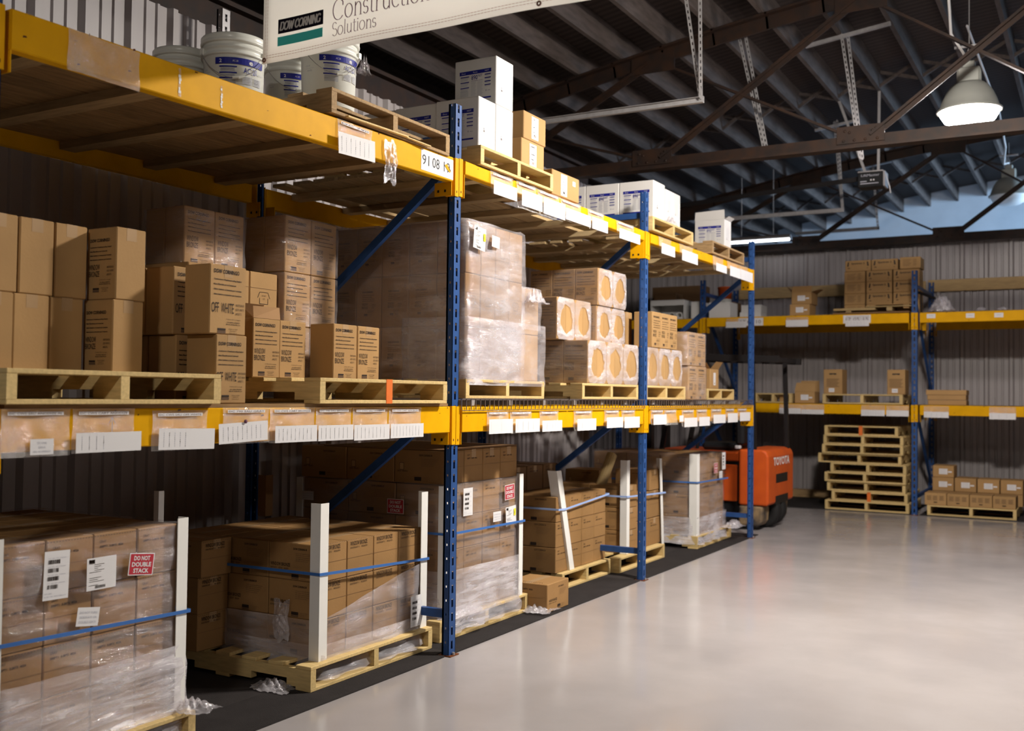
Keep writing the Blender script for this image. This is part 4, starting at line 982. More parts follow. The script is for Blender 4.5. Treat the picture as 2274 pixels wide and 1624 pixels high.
sausage(-.03, -1.725, 1.388, .17, .175, .285, 'brown OFF WHITE carton, lower of two, standing on the shelf', fx='ow', sx=.95)
sausage(-.03, -1.765, 1.674, .145, .205, .285, 'brown OFF WHITE carton, upper of two', fx='ow', sx=1.05)
for k, (x_, nm) in enumerate(((-.24, 'directly behind'), (-.41, 'two behind'))):
    sausage(x_, -1.745, 1.388, .165, .19, .285, 'brown carton %s the OFF WHITE cartons, lower row' % nm, fx='ow' if k == 0 else None)
    sausage(x_, -1.765, 1.674, .165, .20, .285, 'brown carton %s the OFF WHITE cartons, upper row' % nm, fx='ow' if k == 0 else None)
pallet(.048, -1.165, 1.388, 1.12, 1.045, .118, 'pale wooden pallet with an orange mark on the middle shelf, left of the central post', orange=True)
r = sausage(-.375, -1.155, zs, .17, .188, .284, 'open brown WINDOW BRONZE carton with raised flaps, leftmost on its pallet', fx='wb', tape=None)
b = MB()
b.poly(((0, .002, .284), (0, .186, .284), (-.02, .20, .345), (-.05, .05, .345)), 'kraft_inner'); b.poly(((-.17, .002, .284), (-.17, .186, .284), (-.10, .18, .36), (-.10, .02, .36)), 'kraft_inner')
b.poly(((0, .0, .284), (-.17, .0, .284), (-.15, -.06, .33), (-.02, -.05, .33)), 'kraft'); ob('flap', b.mesh('flap'), r)
sausage(-.385, -.96, zs, .17, .192, .284, 'brown WINDOW BRONZE carton right of the open one', fx='wb')
sausage(-.275, -.685, zs, .155, .192, .284, 'brown WINDOW BRONZE carton, left of the pair at the centre of its pallet', fx='wb')
sausage(-.275, -.488, zs, .155, .188, .284, 'brown WINDOW BRONZE carton, right of the pair at the centre of its pallet', fx='wb')
# shrink-bundled boxes behind
zz = [1.507, 1.79, 2.075]
for k in range(3):
    for i in range(2):
        for d in range(2):
            sausage(-.62-.148*d, -.675+i*.212, zz[k], .145, .208, (.281, .283, .30)[k], 'WINDOW BRONZE carton bundled beside the diagonal brace, %s row, %s%s' % (ROW[3][k], ['left', 'right'][i], '' if d == 0 else ', rear'), fx='wb' if d == 0 else None, tape=None, group='film bundles beside the diagonal brace', sx=1.05)
    for o_ in [film_shell('shrink_film', -.91, -.62, -.675, -.253, zz[k]+.004, zz[k]+(.278, .28, .298)[k], 'clear film round the %s bundle beside the diagonal brace' % ROW[3][k], 'film', .002, 40+k, nz=8)]: pass
for i in range(2):
    for d in range(2):
        sausage(-.72-.135*d, -1.27+i*.20, 2.055, .132, .196, .28, 'brown WINDOW BRONZE carton in the upper left film bundle, %s%s' % (['left', 'right'][i], '' if d == 0 else ' rear'), fx='wb' if d == 0 else None, tape=None, group='upper left film bundle')
film_shell('shrink_film', -.985, -.72, -1.27, -.872, 2.06, 2.33, 'clear shrink film round the upper left pair of window bronze cartons', 'film', .003, 50, nz=8)
for i in range(3): sausage(-.64, -1.315+i*.205, 1.79, .30, .20, .262, 'carton with a house-shaped mark, %s of its row under the film bundle' % ['left', 'middle', 'right'][i], fx='end_small', tape=None)
for i in range(3): sausage(-.66, -1.315+i*.205, 1.507, .30, .20, .282, 'plain brown carton in the bottom row behind the window bronze cartons, %s' % ['left', 'middle', 'right'][i], group='bottom row behind the window bronze cartons')

# ---- middle shelf, second bay (wire deck top 1.4145)
zw = 1.4148
pallet(-.05, .225, zw, 1.12, .96, .112, 'pale wooden pallet under the big wrapped load right of the central post')
rb = zw+.113
load(-.075, .245, rb, 4, 3, .17, .308, (.20, .20, .20, .19, .19), 'carton, big wrapped middle-shelf load', 'end_small', 'wb', 'cartons of the big wrapped load', seed=6)
for k in range(2): carton(-.10, .94, rb+k*.30, .38, .245, .298, 'brown carton in the lower step of the big wrapped load, %s' % ['bottom', 'top'][k], 'cartons of the big wrapped load', None, None)
fw = film_shell('stretch_wrap', -1.06, -.07, .24, .935, rb-.02, rb+.928, 'clear stretch wrap round the big load on the middle shelf, with a yellow-tabbed note', 'film_mid', .006, 61, nz=22)
fs_ = film_shell('stretch_wrap', -.5, -.062, .235, 1.20, rb-.035, rb+.36, 'thick whitish lower turns of wrap on the big middle-shelf load', 'film_thick', .008, 62, top=0, nz=12)
film_shell('stretch_wrap', -.48, -.09, .94, 1.19, rb+.33, rb+.60, 'thick whitish wrap round the low step of the big middle-shelf load', 'film_thick', .006, 63, nz=8)
sticker(fw, 'route', 'packing_note', (-.038, .335, 2.35), 'x', -.1, (1.1, 1.02)); sticker(fw, 'yellow_tab', 'yellow_tab', (-.035, .385, 2.36), 'x'); sticker(fw, 'warn2', 'handling_sticker', (-.038, .52, 2.353), 'x', -.05, (.9, .8))
crumple('film_scrap', (-.06, 1.06, rb+.50), (.12, .2, .10), 'puffed knot of film on the step of the big wrapped load', 64, squash=.6)

def oval_film(x, y0, y1, z0, z1, label, dep=.36, seed=0, ry=.36, rz_=.34, cz=.5):
    """shrink sleeve: whitish end face with an oval opening that bares the cardboard, and clear sides"""
    rnd = random.Random(seed); b = MB(); n = 28; cy = (y0+y1)/2; czz = z0+(z1-z0)*cz; hy = (y1-y0)/2; hz = (z1-z0)/2
    outer = []; inner = []; midr = []
    for i in range(n):
        a = 2*PI*i/n; c, s = math.cos(a), math.sin(a); k = min(1/abs(c) if abs(c) > 1e-6 else 9, 1/abs(s) if abs(s) > 1e-6 else 9)
        outer.append((x+.004, cy+c*k*hy, z0+hz+s*k*hz)); w_ = 1+rnd.uniform(-.08, .08)
        inner.append((x+.007, cy+c*hy*2*ry*w_*(.86 if s > 0 else 1.0), czz+s*hz*2*rz_*w_))
        midr.append((x+.012+rnd.uniform(-.003, .003), (outer[-1][1]*.45+inner[-1][1]*.55), (outer[-1][2]*.45+inner[-1][2]*.55)))
    b.raw(outer+midr+inner, [(i, (i+1) % n, n+(i+1) % n, n+i) for i in range(n)]+[(n+i, n+(i+1) % n, 2*n+(i+1) % n, 2*n+i) for i in range(n)], 'film_thick')
    b.raw([(x+.004, y0-.003, z0), (x+.004, y0-.003, z1), (x-dep, y0-.003, z1), (x-dep, y0-.003, z0)], [(0, 1, 2, 3)], 'film')
    b.raw([(x+.004, y0-.003, z1+.002), (x+.004, y1, z1+.002), (x-dep, y1, z1+.002), (x-dep, y0-.003, z1+.002)], [(0, 1, 2, 3)], 'film')
    o = ob('shrink_film', b.mesh('shrink_film', False)); tag(o, label, 'plastic wrap'); return o
def bundle(x1, y0, z0, wy, dz, label, n=2, dep=.19, ndep=2, seed=0, grp=None, film=True):
    for d in range(ndep):
        for i in range(n):
            if d and i: continue
            carton(x1-d*(dep+.002), y0+i*wy/n, z0, dep, wy/n-.002, dz-.003, 'carton %s, %s%s' % (label, ['left', 'right'][i] if n > 1 else 'single', ['', ', behind', ', two behind'][d]), grp, None, 'wb' if i == 0 else None, tape=None)
    if film: oval_film(x1, y0, y0+wy, z0, z0+dz-.002, 'milky film, oval opening, '+label, dep*ndep, seed)
pallet(-.02, 1.695, zw, 1.12, 1.0, .112, 'pale wooden pallet under the film-bundled cartons left of the second frame')
for i, (a, c) in enumerate(((1.785, 2.095), (2.10, 2.40), (2.405, 2.70))): bundle(-.025, a, rb, c-a, .307, 'in lower row left of the second frame, %s bundle' % ['left', 'middle', 'right'][i], seed=70+i)
for i, (a, c) in enumerate(((1.645, 1.925), (1.93, 2.20))): bundle(-.20, a, rb+.308, c-a, .30, 'in upper pair left of the second frame, %s bundle' % ['left', 'right'][i], seed=75+i)
for k in range(2):
    for i, (a, c) in enumerate(((2.215, 2.475), (2.48, 2.74))): bundle(-.16 if k == 0 else -.15, a, rb+.308+k*.283, c-a, .281, 'in the tall back stack, %s row, %s bundle' % (ROW[2][k], ['left', 'right'][i]), n=2, ndep=3, seed=80+k*2+i)
pallet(-.02, 2.85, zw, 1.12, .90, .112, 'pale wooden pallet under the cartons right of the second frame')
for i, (a, c) in enumerate(((2.86, 3.12), (3.125, 3.395), (3.40, 3.665))): bundle(-.025, a, rb, c-a, .307, 'in row right of the second frame, %s bundle' % ['left', 'middle', 'right'][i], seed=90+i)
for i, (a, c) in enumerate(((3.0, 3.195), (3.20, 3.375), (3.38, 3.565))):
    carton(-.03, a, rb+.309, .16, c-a, .29, 'tan lettered carton right of the second frame, %s of three' % ['left', 'middle', 'right'][i], None, 'wb', None, tape=None, sx=.95)
carton(-.25, 2.90, rb+.309, .2, .2, .29, 'tan carton set back behind the three tan cartons', None)
for k in range(2):
    for i in range(2): carton(-.02, 3.80+i*.235+(.02 if k == 0 else 0), zw+.001+k*.298, .18, .232, .296, 'pale wrapped carton in the far two-high column, %s %s' % (['lower', 'upper'][k], ['left', 'right'][i]), None, 'wb', None, tape=None, sx=1.05)
    film_shell('shrink_film', -.20, -.02, 3.80+(.02 if k == 0 else 0), 4.27+(.02 if k == 0 else 0), zw+.004+k*.298, zw+.293+k*.298, 'clear film round the %s pair of the far column' % ['lower', 'upper'][k], 'film', .003, 95+k, nz=8)
pallet(-.12, 4.62, zw, 1.1, .82, .105, 'small wooden pallet at the far end of the middle shelf, third bay')
r = carton(-.25, 5.08, zw+.107, .24, .26, .20, 'open tan carton with hanging flap on the far small pallet', None, 'kraft_label', None, mt='kraft', tape=None)
b = MB(); b.poly(((0, .0, .20), (-.24, .0, .20), (-.26, -.07, .25), (-.01, -.08, .26)), 'kraft_inner'); b.poly(((0, .26, .20), (0, .0, .20), (.05, .03, .27), (.05, .24, .27)), 'kraft'); ob('flap', b.mesh('flap'), r)

# ---- top shelf
def zt1(y): return 2.688+(y-U[0]-.07)/(2.72)*.058
z1p = 2.738
pallet(.02, -1.085, z1p, 1.15, 1.0, .118, 'weathered wooden pallet on the top shelf, in front of the white pails', wood='wood_old')
b = MB(); b.bar((.012, -.98, 2.742), (.016, -.50, 2.752), .05, .008, 'wood'); b.bar((.014, -.55, 2.752), (.03, -.30, 2.745), .03, .006, 'wood'); o = ob('wood_splinter', b.mesh('wood_splinter')); tag(o, 'split pale wood sliver lying on the top beam under the old pallet', 'wood scrap')
def wrap_label(b, R, a0, z0, taper=.0):
    for i, (x, y, n0) in enumerate(b.v):
        a = a0+x/R; rr = R+n0+taper*y; b.v[i] = (rr*math.cos(a), rr*math.sin(a), z0+y)
def pail(x, y, z, label, az=-.55, s=1.0):
    r = empty('pail', (x, y, z)); r.scale = (s, s, s); tag(r, label, 'pail')
    b = MB(); pf = [(.0, 0), (.128, 0), (.131, .004), (.139, .262), (.143, .266), (.151, .268), (.151, .275), (.143, .280), (.142, .295), (.150, .299), (.150, .305), (.143, .309), (.142, .325)]
    b.lathe(pf, 'pail', 48); ob('pail_body', b.mesh('pail_body', True), r)
    b = MB(); b.lathe([(.142, .325), (.153, .327), (.155, .336), (.151, .339), (.153, .346), (.153, .360), (.148, .366), (.135, .366), (.132, .360), (.0, .360)], 'pail', 48); ob('lid', b.mesh('lid', True), r)
    b = Print(); n = 12
    def f(x0, x1, y0, y1, m_, z=.001):
        k = max(1, int(abs(x1-x0)/.015))
        for i in range(k): b.rect(x0+(x1-x0)*i/k, x0+(x1-x0)*(i+1)/k, y0, y1, m_, z)
    f(-.12, .12, .055, .085, 'ink_blue'); b.text('AC-20', .01, .018, .026, 'ink_blue', .07, bold=.0); b.text('+SILICONE', .085, .022, .008, 'ink_gray', .04)
    f(-.10, -.02, .040, .046, 'ink_blue'); f(-.10, -.02, .012, .018, 'ink_blue'); f(-.10, -.02, -.012, -.006, 'ink_blue')
    for j in range(3): f(-.095, -.03, .024+.005*j, .0265+.005*j, 'ink_gray')
    for j in range(2): f(-.095, -.03, .0+.005*j, .0025+.005*j, 'ink_gray')
    for j in range(6): f(-.095, -.025, -.045+.005*j, -.0425+.005*j, 'ink_gray'); f(.005, .055, -.03+.006*j, -.027+.006*j, 'ink_gray'); f(.065, .11, -.03+.006*j, -.027+.006*j, 'ink_gray')
    b.text('2', -.10, .061, .016, 'paper', .012, bold=.02, z=.002); b.text('AC-20', -.04, .065, .009, 'paper', .025, z=.002); b.text('e', .035, .060, .022, 'paper', .02, bold=.03, z=.002)
    f(-.20, -.15, .02, .021, 'ink_gray'); b.text('COLOR', -.20, .03, .007, 'ink_gray', .03); b.text('WHITE', -.19, .005, .008, 'ink_gray', .03)
    wrap_label(b, .1395, az, .165, .03); ob('printed_label', b.mesh('printed_label'), r)
    b = MB(); pts = []
    a0 = az-1.45
    for i in range(15):
        t = i/14; a = a0+t*2.35; zz_ = .285-.135*math.sin(PI*min(1, t*1.0)); rr = .158+.004*math.sin(PI*t); pts.append((rr*math.cos(a), rr*math.sin(a), zz_))
    b.tube(pts, .0018, 'galv', 5); k = 8; b.tube(pts[k-1:k+2], .007, 'pail', 8)
    for a in (a0, a0+2.35): b.cbox(.148*math.cos(a)-.013, .148*math.cos(a)+.013, .148*math.sin(a)-.013, .148*math.sin(a)+.013, .270, .305, 'pail', .004)
    ob('wire_handle', b.mesh('wire_handle'), r); return r
pail(-.735, -1.285, 2.722, 'white plastic pail at the left, mostly hidden by the yellow top beam', -.2, .93)
pail(-.44, -1.245, 2.722, 'white plastic AC-20 pail left of the banner corner, with wire handle')
pail(-.62, -.66, 2.858, 'white plastic AC-20 pail partly under the banner, between the two larger ones', -.35, .93)
pail(-.285, -.745, 2.858, 'white plastic AC-20 pail at the right, under the banner edge', -.35)
o = ob('grey_post', post_mesh(1.02, 'galv'), None, (-1.49, -.30, 2.735)); tag(o, 'grey slotted post stub rising above the wall behind the pails', 'post')
crumple('film_scrap', (-.14, -.64, 3.06), (.05, .08, .10), 'small clear film flap at the right rim of the right pail', 99, 'film', .5)

def wbox(x1, y0, z0, dx, dy, dz, label, fx='white_end', fy='white_front', rz=0., grp=None, sy=None):
    return carton(x1, y0, z0, dx, dy, dz, label, grp, fx, fy, 'white_card', None, rz, sx=dy/.2, sy=sy or dx/.30)
pallet(.03, .225, 2.758, 1.15, .90, .112, 'pale pallet on the top shelf under the white and tan boxes, by the central post')
zq = 2.871
wbox(.0, .245, zq, .295, .19, .292, 'white sealant box at the corner of the top-shelf pallet, right behind the blue post')
wbox(.0, .44, zq, .295, .205, .292, 'white sealant box under the tall 890 box')
wbox(.0, .437, zq+.293, .29, .205, .29, 'white 890NST box standing highest on the stack, upper one')
wbox(-.30, .25, zq, .295, .19, .288, 'white sealant box one back from the aisle on the top-shelf pallet', None)
wbox(-.60, .255, zq, .24, .19, .286, 'white sealant box two back from the aisle on the top-shelf pallet', None)
wbox(-.30, .445, zq, .295, .2, .288, 'white sealant box hidden behind the 890 stack', None, None)
def kbox(x1, y0, z0, dx, dy, dz, label, pos=(0, 0), slip=False, fy=None):
    o = carton(x1, y0, z0, dx, dy, dz, label, None, None, fy, tape=None)
    ob('paper_label', pr('kraft_label'), o, (.0005, dy/2+pos[0], dz/2+pos[1]), XF, (1.3, 1.15, 1))
    if slip: ob('paper_slip', pr('slip'), o, (.0005, dy*.8, dz*.72), XF)
    return o
kbox(-.02, .79, zq, .30, .30, .176, 'tan carton with a white label, lower of two right of the white boxes')
kbox(-.02, .815, zq+.178, .30, .295, .175, 'tan carton with a white label, upper of two right of the white boxes')
carton(-.32, 1.12, 2.757, .2, .2, .28, 'small tan carton just visible behind the labelled tan cartons', None, 'slip')
kbox(-.0, 1.17, 2.757, .30, .40, .165, 'tan carton with label and slip sitting on the beam right of the pallet', (-.03, 0), True)
pallet(.03, 2.845, 2.757, 1.15, .94, .115, 'pale wooden pallet on the top shelf of the third bay under the white boxes')
zq = 2.874
for d in range(3): wbox(-.0-.302*d, 2.93, zq, .298, .25, .305, 'white sealant box above the second frame, %s' % ['right one', 'middle one', 'left one'][d], 'white_end' if d == 0 else None)
for i, (a, c) in enumerate(((3.20, 3.365), (3.37, 3.54))): wbox(-.0, a, zq, .28, c-a-.003, .28, 'narrow white box right of the white boxes above the second frame, %s' % ['nearer', 'farther'][i], 'white_end', None)
crumple('film_scrap', (.01, 3.3, zq), (.06, .25, .07), 'clear film scrap at the foot of the narrow white boxes', 101, 'film', .5)
pallet(.03, 4.30, 2.758, 1.15, .97, .118, 'weathered pallet on the top shelf under the single open white box', wood='wood_old')
r = wbox(-.02, 4.80, 2.878, .30, .2, .275, 'single open white box with raised flap at the far end of the top shelf', 'white_end', 'white_front')
b = MB(); b.poly(((-.30, .0, .275), (0, .0, .275), (.0, -.01, .365), (-.29, -.01, .355)), 'white_card'); b.poly(((0, 0, .275), (0, .2, .275), (.04, .19, .30), (.04, .01, .30)), 'white_card'); ob('flap', b.mesh('flap'), r)

# ---- label pouches hung on the beams of the long rack
HDR = ['DC CWS SAU ANODIZE AL', 'DC CWS CART ANODIZE', 'DC CWS SAU OFF WHITE', 'DC 790 SAU GRAY', 'DC CWS CART BRONZE', 'DC 790 SAU BRONZE', 'DC CWS SAU WINBRO', 'DC CWS CART WIN BRON']
def pouch(sp, cp, label, hdr=None, nb=8, tilt=0., fold=.0, part=1., plane='x', base=0.0):
    y0, y1, z0, z1 = sp; r = empty('label_pouch', (base, y0, z1) if plane == 'x' else (y0, base, z1), (0, 0, 0) if plane == 'x' else (0, 0, -PI/2)); tag(r, label, 'label holder')
    W_, H_ = y1-y0, z1-z0; b = MB(); N = 6; vs = []
    for j in range(N+1):
        for i in range(N+1):
            u, v = i/N, j/N; vs.append((.0125+.006*math.sin(u*PI)*v+.004*math.sin(u*9+j)+fold*v*v, u*W_, -v*H_))
    b.raw(vs, [(j*(N+1)+i, j*(N+1)+i+1, (j+1)*(N+1)+i+1, (j+1)*(N+1)+i) for j in range(N) for i in range(N)], 'pouch'); ob('clear_sleeve', b.mesh('clear_sleeve', True), r)
    if hdr:
        p = Print(); p.rect(-W_*.42, W_*.38, -.006, .006, 'paper'); p.text(hdr, -W_*.40, -.0035, .007, 'ink_soft', W_*.76); ob('title_strip', p.mesh('title_strip'), r, (.0185, W_/2, -.016), XF)
    if cp:
        a, c, d, e = cp; w_, h_ = c-a, e-d; p = Print(); t_ = .0
        p.rect(-w_/2, w_/2, -h_/2, h_/2, 'paper')
        if hdr and nb == 0:
            for i, t in enumerate(('DC CWS', 'SAUS', 'AN. ALUMINUM')): p.text(t, 0, h_*.18-i*h_*.27, .007, 'ink_gray', w_*(.4, .3, .75)[i], 'C')
        for i in range(nb):
            x = -w_*.42+i*w_*.86*part/max(1, nb)
            for k in range(7): p.rect(x, x+.0035, -h_*.36+k*h_*.1, -h_*.36+k*h_*.1+h_*.07, 'ink_gray')
        o = ob('paper_card', p.mesh('paper_card'), r, (.027+fold, (a+c)/2-y0, (d+e)/2-z1), XF)
        o.rotation_euler = (PI/2, tilt, PI/2)
    return r
LOW1 = [((-2.699, -2.438, 1.212, 1.373), (-2.6, -2.512, 1.219, 1.272)), ((-2.429, -2.164, 1.216, 1.372), (-2.424, -2.144, 1.218, 1.288)), ((-2.082, -1.805, 1.21, 1.363), (-2.062, -1.78, 1.212, 1.293)), ((-1.723, -1.453, 1.223, 1.373), (-1.757, -1.477, 1.23, 1.312)), ((-1.451, -1.156, 1.219, 1.372), (-1.43, -1.157, 1.219, 1.292)), ((-1.152, -0.892, 1.216, 1.371), (-1.148, -0.895, 1.218, 1.289)), ((-0.886, -0.603, 1.211, 1.369), (-0.889, -0.607, 1.212, 1.286)), ((-0.599, -0.311, 1.212, 1.368), (-0.598, -0.31, 1.214, 1.285))]
LAB1 = ['with a small typed card at the left edge, first bay', 'with a drawn arrow and wide card, first bay', 'alone on bare yellow, titled OFF WHITE, first bay', 'with a dark pin on its card, titled GRAY, first bay', 'titled CART BRONZE, first bay', 'titled 790 SAU BRONZE, first bay', 'second from the right on the first middle beam', 'at the right end of the row on the first middle beam']
for i, ((s_, c_), h_) in enumerate(zip(LOW1, HDR)):
    r = pouch(s_, c_, 'clear label pouch '+LAB1[i], h_, [0, 4, 5, 9, 9, 7, 8, 9][i], [0, 0, .02, -.04, 0, 0, 0, 0][i], part=[1, .5, .55, 1, 1, 1, 1, 1][i])
    if i == 1:
        p = Print(); p.rect(-.0012, .0012, -.03, .02, 'ink_gray'); p.poly(((-.012, .002, .001), (0, .022, .001), (-.001, .024, .001), (-.014, .003, .001)), 'ink_gray'); p.poly(((.012, .002, .001), (0, .022, .001), (.001, .024, .001), (.014, .003, .001)), 'ink_gray'); ob('drawn_arrow', p.mesh('drawn_arrow'), r, (.0195, .16, -.055), XF)
    if i == 3:
        b = MB(); b.lathe([(.0, .0), (.008, .001), (.008, .006), (.0, .009)], 'ink_purple', 12); ob('push_pin', b.mesh('push_pin', True), r, (.029, .11, -.058), (0, PI/2, 0))
NUM = ['first', 'second', 'third', 'fourth', 'fifth', 'sixth', 'seventh']
LOW2 = [((0.353, 0.616, 1.212, 1.345), (0.339, 0.617, 1.21, 1.295)), ((0.622, 0.906, 1.205, 1.343), (0.65, 0.96, 1.21, 1.293)), ((1.001, 1.271, 1.207, 1.341), (0.996, 1.272, 1.207, 1.277)), ((1.492, 1.792, 1.201, 1.34), (1.5, 1.8, 1.201, 1.281)), ((1.988, 2.26, 1.209, 1.34), (1.981, 2.269, 1.209, 1.285)), ((2.293, 2.559, 1.203, 1.338), (2.294, 2.586, 1.202, 1.284))]
for i, (s_, c_) in enumerate(LOW2): pouch(s_, c_, 'clear pouch with card, %s from left, middle beam, second bay' % NUM[i], 'DC 795 SAU', [2, 4, 6, 5, 8, 4][i], 0, .012)
LOW3 = [((2.869, 3.15, 1.215, 1.335), (2.869, 3.151, 1.215, 1.295)), ((3.16, 3.449, 1.206, 1.333), (3.45, 3.546, 1.229, 1.282)), ((3.568, 3.882, 1.183, 1.33), (3.568, 3.894, 1.182, 1.26)), ((3.94, 4.229, 1.183, 1.332), (3.941, 4.229, 1.183, 1.263)), ((4.328, 4.639, 1.2, 1.334), (4.328, 4.679, 1.2, 1.279)), ((4.746, 5.024, 1.206, 1.336), (4.746, 5.053, 1.201, 1.288)), ((5.124, 5.437, 1.213, 1.334), (5.125, 5.468, 1.208, 1.293))]
for i, (s_, c_) in enumerate(LOW3): pouch(s_, c_, 'clear pouch with card, %s from left, middle beam, third bay' % NUM[i], 'DC 890 SL', [1, 1, 2, 2, 4, 1, 1][i], 0, .012)
UP1 = [((-2.482, -2.176, 2.544, 2.690), None), ((-1.033, -0.767, 2.56, 2.722), (-1.058, -0.78, 2.556, 2.657))]
pouch(*UP1[0], 'large empty cloudy pouch on the top beam at the upper left')
pouch(*UP1[1], 'clear pouch with a tilted barcode card on the top beam under the old pallet', 'DC 790', 7, -.04, .015)
UP2 = [((0.361, 0.632, 2.61, 2.75), (0.346, 0.622, 2.608, 2.688)), ((0.672, 0.935, 2.579, 2.75), (0.684, 0.95, 2.596, 2.694)), ((0.94, 1.255, 2.581, 2.748), (0.964, 1.27, 2.592, 2.695)), ((1.262, 1.579, 2.596, 2.745), (1.28, 1.665, 2.603, 2.68)), ((1.68, 1.957, 2.598, 2.742), (1.688, 1.95, 2.602, 2.684)), ((2.173, 2.511, 2.602, 2.738), (2.158, 2.547, 2.6, 2.674))]
for i, (s_, c_) in enumerate(UP2): pouch(s_, c_, 'clear pouch with barcode card, %s from left, top beam, second bay' % NUM[i], 'PECORA', [6, 9, 8, 10, 2, 10][i], 0, .02)
UP3 = [((3.013, 3.295, 2.594, 2.737), (2.995, 3.296, 2.593, 2.678)), ((3.486, 3.82, 2.593, 2.741), (3.465, 3.855, 2.594, 2.687)), ((4.353, 4.666, 2.605, 2.748), (4.353, 4.667, 2.605, 2.677)), ((4.775, 5.108, 2.605, 2.751), (4.762, 5.095, 2.601, 2.697)), ((5.114, 5.443, 2.599, 2.754), (5.1, 5.505, 2.602, 2.701))]
for i, (s_, c_) in enumerate(UP3): pouch(s_, c_, 'clear pouch with card, %s from left, top beam, third bay' % NUM[i], None, [1, 2, 0, 0, 3][i], 0, .02)
FUP = [(-1.322, -1.04, 2.389, 2.469), (-0.505, -0.216, 2.383, 2.472), (0.261, 0.551, 2.371, 2.446)]
for i, (a, c, d, e) in enumerate(FUP): pouch((a, c, d, 2.51), (a, c, d, e), 'pouch with white card, far rack top beam, %s from left' % NUM[i], None, [9, 0, 6][i], 0, .0, plane='y', base=FY)
FLO = [(-0.59, -0.305, 1.236, 1.307), (-0.3, -0.009, 1.236, 1.294), (0.459, 0.744, 1.227, 1.302), (0.765, 1.03, 1.228, 1.302), (1.208, 1.493, 1.22, 1.292), (1.946, 2.235, 1.214, 1.289)]
for i, (a, c, d, e) in enumerate(FLO): pouch((a, c, d, 1.362), (a, c, d, e), 'pouch with white card, far rack middle beam, %s from left' % NUM[i], None, [7, 8, 8, 1, 4, 3][i], 0, .0, plane='y', base=FY)
for i, (a, c, d, e) in enumerate([(1.24, 1.339, 2.452, 2.505), (1.688, 1.783, 2.445, 2.50), (2.003, 2.101, 2.442, 2.496)]):
    p = Print(); p.rect(a, c, d, e, 'paper'); p.rect(a+.02, c-.02, (d+e)/2, (d+e)/2+.006, 'ink_gray', .0015); o = ob('beam_sticker', p.mesh('beam_sticker'), None, (0, FY-.0085, 0), YF); tag(o, 'small white sticker on the far right top beam, %s from the left' % NUM[i], 'sticker')
# number plates
p = Print(); p.rect(-.155, .155, -.055, .055, 'paper'); p.text('91', -.145, -.025, .055, 'black', .065); p.text('08', -.05, -.025, .055, 'black', .068); p.text('19', .06, -.025, .055, 'black', .06)
p.poly(((.065, .012, .003), (.09, .02, .003), (.125, -.012, .003), (.12, -.022, .003), (.09, -.008, .003)), 'yellow_paint'); p.poly(((.10, .012, .0035), (.11, .008, .0035), (.128, -.012, .0035), (.12, -.014, .0035)), 'rust')
o = ob('bay_number_sign', p.mesh('bay_number_sign'), None, (.0085, -.185, 2.674), (PI/2+0.0, 0, PI/2)); tag(o, 'torn white bay number sign reading 91 08 19 on the top beam', 'sign')
for (xc, zc_, t, lab) in ((-.985, 2.463, '17 05 10', 'white bay number sign ending in 10, behind the far post of the long rack'), (.40, 2.463, '17 05 15', 'white bay number sign starting 17 05 on the far rack top beam')):
    p = Print(); p.rect(-.17, .17, -.052, .052, 'paper'); p.text(t, 0, -.024, .048, 'ink_soft', .28, 'C'); o = ob('bay_number_sign', p.mesh('bay_number_sign'), None, (xc, FY-.0085, zc_), YF); tag(o, lab, 'sign')
# film rags and tape marks on the first top beam
b = Print(); b.rect(-.03, .03, -.06, .06, 'paper'); 
for (y, w_, h_, lab) in ((-1.98, .016, .11, 'peeling white tape strip on the first top beam, left one'), (-1.76, .014, .09, 'worn tape mark on the first top beam, right of the peeling strip')):
    p = Print(); rnd = random.Random(int(-y*100))
    for k in range(9): a = rnd.uniform(0, .004); p.rect(-w_/2+a, w_/2-rnd.uniform(0, .005), h_/2-h_*(k+1)/9, h_/2-h_*k/9*1.0-.001, 'corner_white' if rnd.random() > .3 else 'pouch')
    o = ob('tape_strip', p.mesh('tape_strip'), None, (.0088, y, 2.635), XF); tag(o, lab, 'tape')
r = crumple('film_scrap', (.018, -.62, 2.60), (.07, .10, .03), 'torn film rag hanging from the first top beam', 120, 'film_thick', .5); r.rotation_euler = (0, PI/2, 0); r.scale = (3.0, 1, 1)

# ------------------------------------------------------------------ far rack contents
z2 = 2.533
def fbox(x0, y0, z0, w_, d_, h_, label, print_=None, grp=None, sx=1., mt='kraft'):
    o = ob('carton', carton_mesh(w_, d_, h_, mt, None), None, (x0+w_, y0, z0)); tag(o, label, 'box', grp)
    if print_: ob('printed_face', pr(print_), o, (-w_/2, -.0006, h_/2), YF, (sx, 1, 1))
    return o
yb = 9.22; hh = .146
for k in range(4):      # rows of the printed stack
    for c_ in range(3):
        x0 = (.175, .455, .79)[c_]; w_ = (.268, .325, .325)[c_]
        fbox(x0, yb, z2+k*hh, w_-.006, .30, hh-.002, 'printed box, tall far stack, row %s, %s column' % (['one, the lowest', 'two', 'three', 'four'][k], ['left', 'middle', 'right'][c_]), 'far_text' if c_ == 0 else 'far_box', 'tall stack of printed boxes', .95)
fbox(.185, yb, z2+4*hh, .325, .30, hh-.002, 'printed brown box on the top row of the tall stack, left one', 'far_box'); fbox(.52, yb, z2+4*hh, .325, .30, hh-.002, 'printed brown box on the top row of the tall stack, middle one', 'far_box')
fbox(.875, yb-.03, z2+4*hh+.002, .25, .30, .148, 'brown box with a small white slip at the top right corner of the tall stack', 'far_text', sx=.9)
fbox(-.47, 8.93, z2, .262, .34, .15, 'small brown box with white label on the far top shelf, under the open one', 'far_label')
